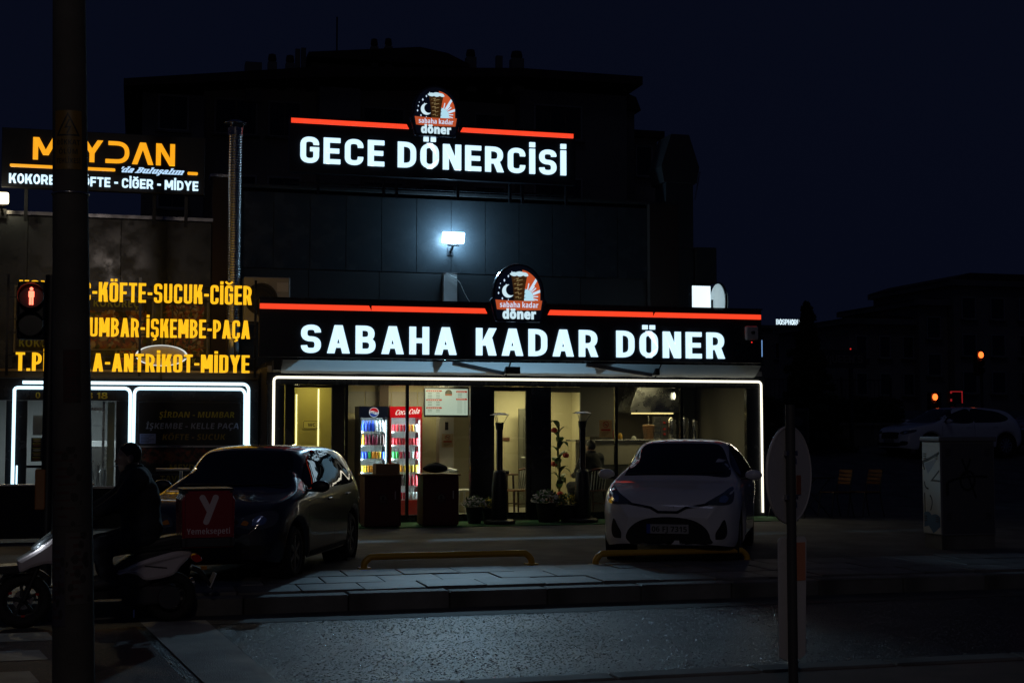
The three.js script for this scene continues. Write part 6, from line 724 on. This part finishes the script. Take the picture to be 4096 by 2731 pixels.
{ const t = thing('road_sign', 'round road sign seen from behind with a narrow marker plate below', 'road sign', [3.91, 0, 15.64], 15 * D), plateM = mat([0.5, 0.5, 0.52], 0.55, 0.0, { roughnessMap: T.scuff });
  part(t, 'post', cyl(0.03, 0.03, 1.75, 16), M.dark, [0, 0.875, 0.04]); const d = part(t, 'disc', cyl(0.297, 0.297, 0.012, 48).rotateX(PI / 2).rotateY(22 * D), plateM, [0.03, 1.315, -0.01]); part(d, 'rim', new THREE.TorusGeometry(0.297, 0.01, 8, 48).rotateY(22 * D), plateM); part(t, 'clamp', bx(0.09, 0.03, 0.05), M.steelRough, [0, 1.45, 0.03]); part(t, 'clamp', bx(0.09, 0.03, 0.05), M.steelRough, [0, 1.18, 0.03]);
  const pl = part(t, 'marker_plate', ext((() => { const s = new THREE.Shape(); s.moveTo(-0.11, 0.2); s.lineTo(-0.11, 0.9); s.quadraticCurveTo(-0.11, 0.93, -0.08, 0.93); s.lineTo(0.09, 0.93); s.quadraticCurveTo(0.12, 0.93, 0.12, 0.9); s.lineTo(0.1, 0.2); s.quadraticCurveTo(0, 0.14, -0.11, 0.2); return s; })(), 0.006, 0.002), plateM, [0.035, 0, -0.005]); part(pl, 'orange_reflector', bb(0.025, 0.105, 0.66, 0.895, 0.0085, 0.012), mat([0.55, 0.22, 0.13], 0.4)); part(t, 'sticker', bb(-0.03, 0.03, -0.06, 0.06, 0.007, 0.009).rotateY(22 * D), mat([0.3, 0.1, 0.05], 0.6), [0.13, 1.25, -0.045]); }
{ const t = thing('utility_cabinet', 'graffitied grey utility cabinet on the forecourt', 'cabinet', [10.78, 0, 6.85]), gm = mat([0.22, 0.22, 0.24], 0.55, 0.1, { map: T.plastC });
  part(t, 'plinth', bb(-0.4, 0.4, 0, 0.18, -0.21, 0.21), M.conc); part(t, 'case', bb(-0.41, 0.41, 0.182, 1.43, -0.225, 0.225, 0.012), gm); part(t, 'roof', bb(-0.44, 0.44, 1.432, 1.5, -0.25, 0.25, 0.02), gm);
  const side = canvasTex(192, 512, (c, w, h) => { c.fillStyle = '#b9bab4'; c.fillRect(0, 0, w, h); c.strokeStyle = '#14161c'; c.lineCap = 'round'; c.lineWidth = 16; c.beginPath(); c.moveTo(8, 110); c.quadraticCurveTo(80, 96, 180, 60); c.moveTo(20, 150); c.lineTo(8, 116); c.stroke(); c.lineWidth = 10; c.beginPath(); c.moveTo(180, 160); c.lineTo(100, 214); c.lineTo(186, 216); c.moveTo(20, 226); c.quadraticCurveTo(24, 260, 60, 262); c.moveTo(20, 290); c.lineTo(24, 420); c.moveTo(80, 300); c.quadraticCurveTo(120, 330, 84, 380); c.stroke(); c.fillStyle = '#8a9098'; c.beginPath(); c.moveTo(20, 120); c.lineTo(170, 90); c.lineTo(60, 180); c.fill(); c.fillStyle = '#2c5f86'; c.beginPath(); c.moveTo(10, 400); c.quadraticCurveTo(70, 380, 90, 410); c.quadraticCurveTo(150, 390, 186, 420); c.lineTo(186, 470); c.lineTo(110, 512); c.lineTo(60, 470); c.lineTo(10, 480); c.fill(); });
  const sg = bb(-0.005, 0, 0.2, 1.42, -0.215, 0.215); { const p = sg.attributes.position, u = sg.attributes.uv; for (let i = 0; i < p.count; i++) u.setXY(i, (p.getZ(i) + 0.215) / 0.43, (p.getY(i) - 0.2) / 1.22); } part(t, 'graffiti_side', sg, mat([1, 1, 1], 0.5, 0, { map: side }), [-0.411, 0, 0]);
  const fr = canvasTex(512, 768, (c, w, h) => { c.fillStyle = '#505054'; c.fillRect(0, 0, w, h); c.fillStyle = '#4a4a50'; c.font = 'bold 84px sans-serif'; c.fillText('Ka  lo', 110, 290); c.fillText('U', 110, 430); c.strokeStyle = '#08080a'; c.lineWidth = 20; c.lineCap = 'round'; c.beginPath(); c.moveTo(200, 140); c.lineTo(330, 460); c.moveTo(280, 140); c.lineTo(210, 300); c.moveTo(60, 330); c.quadraticCurveTo(200, 270, 440, 290); c.stroke(); c.beginPath(); c.ellipse(250, 320, 70, 80, 0.2, 0, 7); c.stroke(); });
  const fg = sheet(0.78, 1.2, 0.004); part(t, 'graffiti_door', fg, mat([1, 1, 1], 0.55, 0, { map: fr }), [0, 0.21, 0.226]); for (const [x, y] of [[-0.3, 1.25], [0.3, 1.25], [-0.3, 0.4], [0.3, 0.4]]) for (let i = 0; i < 4; i++) part(t, 'vent_slot', bb(x - 0.04, x + 0.04, y + i * 0.025, y + i * 0.025 + 0.008, 0.231, 0.236), M.dark); for (const y of [1.2, 0.36]) for (const z of [-0.15, 0.13]) for (let i = 0; i < 3; i++) part(t, 'vent_slot', bb(-0.425, -0.417, y + i * 0.03, y + i * 0.03 + 0.01, z - 0.03, z + 0.03), M.dark); part(t, 'handle', bb(-0.34, -0.31, 0.72, 0.9, 0.232, 0.255, 0.006), M.black);
}
{ const t = thing('poster_board', 'dark framed poster board on posts behind the terrace chairs', 'board', [13.9, 0, -4.2]); part(t, 'board', bb(-0.3, 0.3, 1.3, 2.05, -0.03, 0.03, 0.008), M.dark); part(t, 'print', sheet(0.5, 0.65, 0.003), mat([1, 1, 1], 0.6, 0, { map: canvasTex(64, 80, (c) => { c.fillStyle = '#15181e'; c.fillRect(0, 0, 64, 80); c.fillStyle = '#3c424c'; c.beginPath(); c.ellipse(32, 28, 20, 12, 0, 0, 7); c.fill(); c.fillRect(10, 54, 44, 6); c.fillRect(16, 66, 32, 5); }) }), [0, 1.35, 0.032]); for (const s of [-1, 1]) part(t, 'post', bb(s * 0.24 - 0.025, s * 0.24 + 0.025, 0, 1.298, -0.025, 0.025), M.frame); }
// ================= background =================
function windowIn(b, x, y, w, h, z, panes = 2) { const f = part(b, 'window', mg(bb(x, x + w, y, y + 0.06, z, z + 0.07), bb(x, x + w, y + h - 0.06, y + h, z, z + 0.07), bb(x, x + 0.06, y + 0.06, y + h - 0.06, z, z + 0.07), bb(x + w - 0.06, x + w, y + 0.06, y + h - 0.06, z, z + 0.07)), M.grey); const pw = (w - 0.12) / panes; for (let i = 0; i < panes; i++) part(f, 'pane', bb(x + 0.06 + i * pw + 0.02, x + 0.06 + (i + 1) * pw - 0.02, y + 0.07, y + h - 0.07, z + 0.01, z + 0.03), M.winGlass); part(f, 'sill', bb(x - 0.08, x + w + 0.08, y - 0.07, y - 0.002, z, z + 0.16), M.conc); }
{ const b = thing('apartment_block', 'dark apartment block with hipped roof and chimneys rising behind the shops', 'building', [0, 0, 0]); const z = -24;
  part(b, 'wall', bb(0.0, 2.0, 0, 12.7, -36, z + 0.6), M.render); part(b, 'wall', bb(2.0, 17.0, 0, 13.2, -36, z), M.render2); part(b, 'wall', bb(5.8, 7.2, 0, 13.2, z + 0.01, z + 0.9), M.render); part(b, 'wall', bb(12.9, 16.9, 0, 13.6, z + 0.01, z + 0.7), M.render);
  const rf = part(b, 'roof', (() => { const v = [[-0.6, 12.95], [17.3, 14.05]], p = [[-0.6, 12.95, z + 1.3], [5.6, 13.75, z + 1.3], [12.8, 14.2, z + 1.3], [17.3, 14.2, z + 1.3], [3, 15.2, -30], [15, 15.6, -30], [-0.6, 12.95, -36.5], [17.3, 14.2, -36.5], [-0.6, 12.7, z + 1.3], [5.6, 13.4, z + 1.3], [12.8, 13.9, z + 1.3], [17.3, 13.9, z + 1.3], [-0.6, 12.7, -36.5], [17.3, 13.9, -36.5]], f = [[0, 1, 4], [1, 2, 4], [2, 5, 4], [2, 3, 5], [3, 7, 5], [7, 6, 5], [6, 4, 5], [6, 0, 4], [8, 9, 1], [8, 1, 0], [9, 10, 2], [9, 2, 1], [10, 11, 3], [10, 3, 2], [11, 13, 7], [11, 7, 3], [12, 8, 0], [12, 0, 6], [8, 12, 9], [9, 12, 10], [10, 12, 13], [10, 13, 11]]; const g = new THREE.BufferGeometry(); g.setAttribute('position', new THREE.Float32BufferAttribute(f.flat().flatMap((i) => p[i]), 3)); g.computeVertexNormals(); return uvm(g); })(), M.roof);
  part(b, 'attic', bb(5.7, 11.0, 13.3, 14.6, -30, z - 0.6), M.render2); part(b, 'attic_roof', ext([[5.5, 14.55], [9.4, 15.0], [10.4, 14.85], [11.2, 14.5], [11.2, 14.4], [5.5, 14.4]], 7, 0), M.roof, [0, 0, -30.8]);
  for (const [x0, x1, y0, y1, cap] of [[3.37, 3.92, 13.3, 14.08, 0], [4.15, 4.45, 13.4, 14.2, 1], [4.76, 5.06, 13.4, 14.2, 1], [5.1, 5.26, 13.4, 14.75, 0], [5.3, 5.46, 13.4, 14.8, 0], [7.72, 7.98, 14.4, 15.0, 1], [8.22, 8.48, 14.4, 15.05, 1], [11.15, 11.5, 14.2, 14.85, 1], [12.28, 12.5, 14.2, 15.0, 0], [12.8, 13.24, 14.2, 14.9, 1]]) { const c = part(rf, 'chimney', bb(x0, x1, y0 - 0.6, y1, z - 0.4, z - 0.4 + (x1 - x0)), M.render); if (cap) part(rf, 'chimney_cowl', lathe([[0, 0.32], [(x1 - x0) * 0.4, 0.28], [(x1 - x0) * 0.5, 0.1], [(x1 - x0) * 0.34, 0]], 12), M.roof, [(x0 + x1) / 2, y1, z - 0.4 + (x1 - x0) / 2]); }
  part(rf, 'aerial_mast', rod([6.63, 14.4, z - 1], [6.63, 16.2, z - 1], 0.03), M.frame);
  for (let k = 0; k < 3; k++) { const y = 11.75 - k * 1.0 * 2.6 + 0.0; for (const [x, w] of [[2.35, 1.45], [4.15, 1.15], [7.4, 1.5], [9.5, 1.2], [11.4, 1.15]]) windowIn(b, x, y - 0.2, w, 1.25, z + 0.002); windowIn(b, 13.4, y + 0.1, 1.8, 1.25, z + 0.702, 3); windowIn(b, 0.5, y - 0.3, 1.0, 1.2, z + 0.602); part(b, 'balcony', mg(bb(7.2, 11.2, y - 0.75, y - 0.62, z + 0.01, z + 1.0), bb(7.2, 11.2, y - 0.62, y + 0.25, z + 0.92, z + 1.0)), M.render); }
  const c = thing('apartment_wing', 'lower stepped wing at the end of the dark apartment block', 'building', [0, 0, 0]); part(c, 'wall', bb(17.2, 18.0, 0, 13.6, -34, -25.5), M.render); part(c, 'wall', bb(18.0, 19.1, 0, 12.7, -33, -26), M.render2); part(c, 'roof', ext([[17.1, 13.6], [18.2, 13.6], [18.0, 14.1], [17.1, 14.4]], 9, 0), M.roof, [0, 0, -34.3]); part(c, 'roof', bb(17.95, 19.3, 12.7, 12.95, -33.2, -25.7), M.roof); for (let k = 0; k < 4; k++) windowIn(c, 18.2, 11.2 - k * 2.6, 0.7, 1.2, -25.998, 1);
}
// side street: retaining wall, hedge, railing, trees, far blocks
{ const gy = (z) => groundY(0, z);
  const w = thing('retaining_wall', 'pale low retaining wall behind the side street', 'wall', [0, 0, 0]); for (let i = 0; i < 5; i++) part(w, 'wall_panel', bb(16.2 + i * 1.6, 17.785 + i * 1.6, 0.6, 1.72, -16.5, -16.2), M.conc); part(w, 'coping', bb(16.1, 24.3, 1.722, 1.8, -16.55, -16.12), M.conc);
  const leafCloud = (n, f, s, m) => { const g = []; for (let i = 0; i < n; i++) { const [x, y, z] = f(i); const q = new THREE.PlaneGeometry(s * rr(0.6, 1.3), s * rr(0.6, 1.3)); g.push(at(q, x, y, z, rr(0, 6), rr(0, 6), rr(0, 6))); } return mg(g); };
  const h = thing('hedge', 'clipped dark hedge along the top of the retaining wall', 'hedge', [0, 0, 0]); part(h, 'foliage', leafCloud(5000, () => { const x = rr(16.4, 24), z = rr(-17.6, -16.6); return [x, 1.8 + rr(0, 0.75 + 0.06 * Math.sin(x * 5)), z]; }, 0.12, 0), M.darkLeaf); part(h, 'stems', bb(16.6, 23.8, 1.75, 2.2, -17.3, -16.9), M.bark);
  const f = thing('iron_railing', 'thin iron railing above the dark hedge', 'railing', [0, 0, 0]); for (const y of [2.55, 3.2]) part(f, 'rail', bb(18.6, 24.2, y, y + 0.035, -17.9, -17.865), M.frame); for (let i = 0; i < 38; i++) part(f, 'bar', rod([18.65 + i * 0.15, 2.3, -17.88], [18.65 + i * 0.15, 3.22, -17.88], 0.01, 0.01, 6), M.frame); for (const x of [18.6, 20.5, 22.4, 24.2]) part(f, 'post', bb(x - 0.03, x + 0.03, 1.6, 3.3, -17.91, -17.85), M.frame);
  const conifer = (label, x, z, y0, h, r, n) => { const t = thing('conifer_tree', label, 'tree', [x, y0, z], 0, 'conifers beside the kebab shop'); part(t, 'trunk', cyl(0.04, 0.13, h * 0.95, 10), M.bark, [0, h * 0.475, 0]); const br = [], g = [];
    for (let i = 0; i < 70; i++) { const y = h * (0.08 + 0.88 * i / 70), a = i * 2.399, l = r * (1 - 0.95 * i / 70) * rr(0.7, 1.15); br.push(rod([0, y, 0], [l * Math.cos(a), y - l * 0.18, l * Math.sin(a)], 0.018, 0.005, 5)); const m = Math.round(n / 70); for (let k = 0; k < m; k++) { const s = Math.sqrt(rnd()), w = 0.22 * l * rr(-1, 1); const q = new THREE.PlaneGeometry(0.05, rr(0.12, 0.24)); g.push(at(q, s * l * Math.cos(a) - w * Math.sin(a), y - s * l * 0.18 + rr(-0.08, 0.05), s * l * Math.sin(a) + w * Math.cos(a), rr(0, 6), rr(0, 6), rr(0, 6))); } }
    part(t, 'limbs', mg(br), M.bark); part(t, 'crown', mg(g), M.darkLeaf); };
  conifer('tall dark conifer just beyond the kebab shop corner', 19.5, -14.6, 0.9, 4.7, 1.35, 10000); conifer('slimmer conifer beside the tall one', 17.9, -15.4, 0.9, 4.0, 0.9, 5000); conifer('short conifer half hidden by the shop sign', 16.6, -15.0, 0.9, 3.6, 1.0, 4000); conifer('low bushy conifer at the foot of the dark name board', 20.0, -15.6, 0.9, 2.6, 0.9, 4000);
  const q = thing('dark_name_board', "unlit roadside board with the faint letters QUEEN'S", 'sign', [20.7, 0, -14.6]); part(q, 'board', bb(-0.75, 0.75, 3.45, 4.0, -0.05, 0.05), M.dark); letters(q, "QUEEN'S".replace('Q', 'O'), -0.62, 0.62, 3.6, 0.24, 0.052, ROUND, mat([0.16, 0.15, 0.14], 0.5), 0.02); part(q, 'letter_tail', bb(-0.5, -0.44, 3.55, 3.66, 0.053, 0.075).rotateZ(0), mat([0.16, 0.15, 0.14], 0.5)); part(q, 'post', bb(0.2, 0.3, 0.7, 3.448, -0.05, 0.05), M.frame); part(q, 'indicator_light', new THREE.SphereGeometry(0.025, 8, 6), glow([1, 0.03, 0.02], 0.5), [0.25, 4.03, 0]);
  // far blocks
  const far = (label, x0, x1, h, z, rows, cols, roofH) => { const t = thing('apartment_building', label, 'building', [0, 0, 0], 0, 'far dark buildings across the side street'); part(t, 'wall', bb(x0, x1, 0, h, z - 8, z), M.render2); part(t, 'cornice', bb(x0 - 0.25, x1 + 0.25, h + 0.002, h + 0.3, z - 8.2, z + 0.3), M.render); if (roofH) part(t, 'roof', ext([[x0 - 0.3, h + 0.3], [x1 + 0.3, h + 0.3], [x1 - 1, h + roofH], [x0 + 1, h + roofH]], 8), M.roof, [0, 0, z - 8]); const cw = (x1 - x0) / cols; for (let r = 0; r < rows; r++) for (let c = 0; c < cols; c++) windowIn(t, x0 + c * cw + cw * 0.25, h - 1.7 - r * 1.9, cw * 0.5, 1.15, z + 0.002, 1); };
  far('far dark block with balconies, lowest of the three', 34.8, 38.8, 6.9, -40, 2, 3, 0.5); far('tallest far dark block at the picture edge', 40.2, 52, 8.9, -39, 3, 7, 0.7); far('far dark block with a rounded corner between the other two', 38.5, 40.15, 7.9, -39.5, 3, 1, 0.4);
  const bz = thing('hotel_building', 'far hotel block topped by a small lit white name', 'building', [0, 0, 0]); part(bz, 'wall', bb(36, 46, 0, 8.2, -70, -60.2), M.render2); part(bz, 'roof_slab', bb(35.8, 46.2, 8.2, 8.4, -70.2, -60), M.render); letters(bz, 'BOSPHORUS', 40.5, 42.4, 8.45, 0.36, -60.1, ROUND, glow([0.7, 0.9, 1], 0.9), 0.05, 'sign_letter'); for (let i = 0; i < 5; i++) windowIn(bz, 36.6 + i * 1.9, 6.2, 1.0, 1.1, -60.198, 1);
  // signals and lamps
  const sig = (label, x, y, z) => { const t = thing('traffic_signal', label, 'traffic signal', [x, 0, z], 0.2, 'far traffic signals'); part(t, 'post', rod([0.14, gy(z), 0], [0.14, y + 0.2, 0], 0.05), M.black); part(t, 'housing', bb(-0.14, 0.14, y - 0.7, y + 0.17, -0.1, 0.1, 0.03), M.black); part(t, 'red_light', new THREE.SphereGeometry(0.11, 14, 10).scale(1, 1, 0.4), glow([1, 0.13, 0.02], 3), [0, y, 0.14]); for (const d of [0.27, 0.54]) part(t, 'dark_lens', new THREE.SphereGeometry(0.08, 12, 8).scale(1, 1, 0.3), M.blackGloss, [0, y - d, 0.1]); for (const d of [0.27, 0.54]) part(t, 'visor', at(cyl(0.1, 0.1, 0.12, 16, true), 0, y - d, 0.15, PI / 2), M.black); };
  sig('red traffic signal hanging higher, against the tall far block', 27.62, 4.11, -18); sig('red traffic signal low behind the side street hatchback', 25.83, 2.67, -18);
  const rl = thing('red_light_box', 'small box sign with red lit edges beyond the side street hatchback', 'sign', [26.7, 2.67, -18]); part(rl, 'box', bx(0.5, 0.42, 0.15, 0.02), M.dark); for (const [x, y, w, hh] of [[0, 0.19, 0.46, 0.03], [0.22, 0, 0.03, 0.4], [-0.2, -0.1, 0.06, 0.08], [-0.2, 0.15, 0.06, 0.05]]) part(rl, 'edge_light', bx(w, hh, 0.01), glow([1, 0.03, 0.03], 0.22), [x, y, 0.085]); part(rl, 'post', bb(-0.03, 0.03, -1.6, -0.212, -0.03, 0.03), M.frame);
  for (const [x, l, k] of [[21.97, 'small warm garden lamp beside the conifers', 1.2], [21.33, 'dimmer small garden lamp beside the conifers', 0.12]]) { const t = thing('garden_lamp', l, 'lamp', [x, 0, -18], 0, 'garden lamps'); part(t, 'post', rod([0, gy(-18), 0], [0, 2.58, 0], 0.025), M.frame); part(t, 'lamp_globe', new THREE.SphereGeometry(0.07, 12, 8), glow([1, 0.85, 0.45], k), [0, 2.64, 0]); part(t, 'lamp_cap', cyl(0.03, 0.08, 0.03, 12), M.frame, [0, 2.725, 0]); }
}
renderer.render(scene, camera);
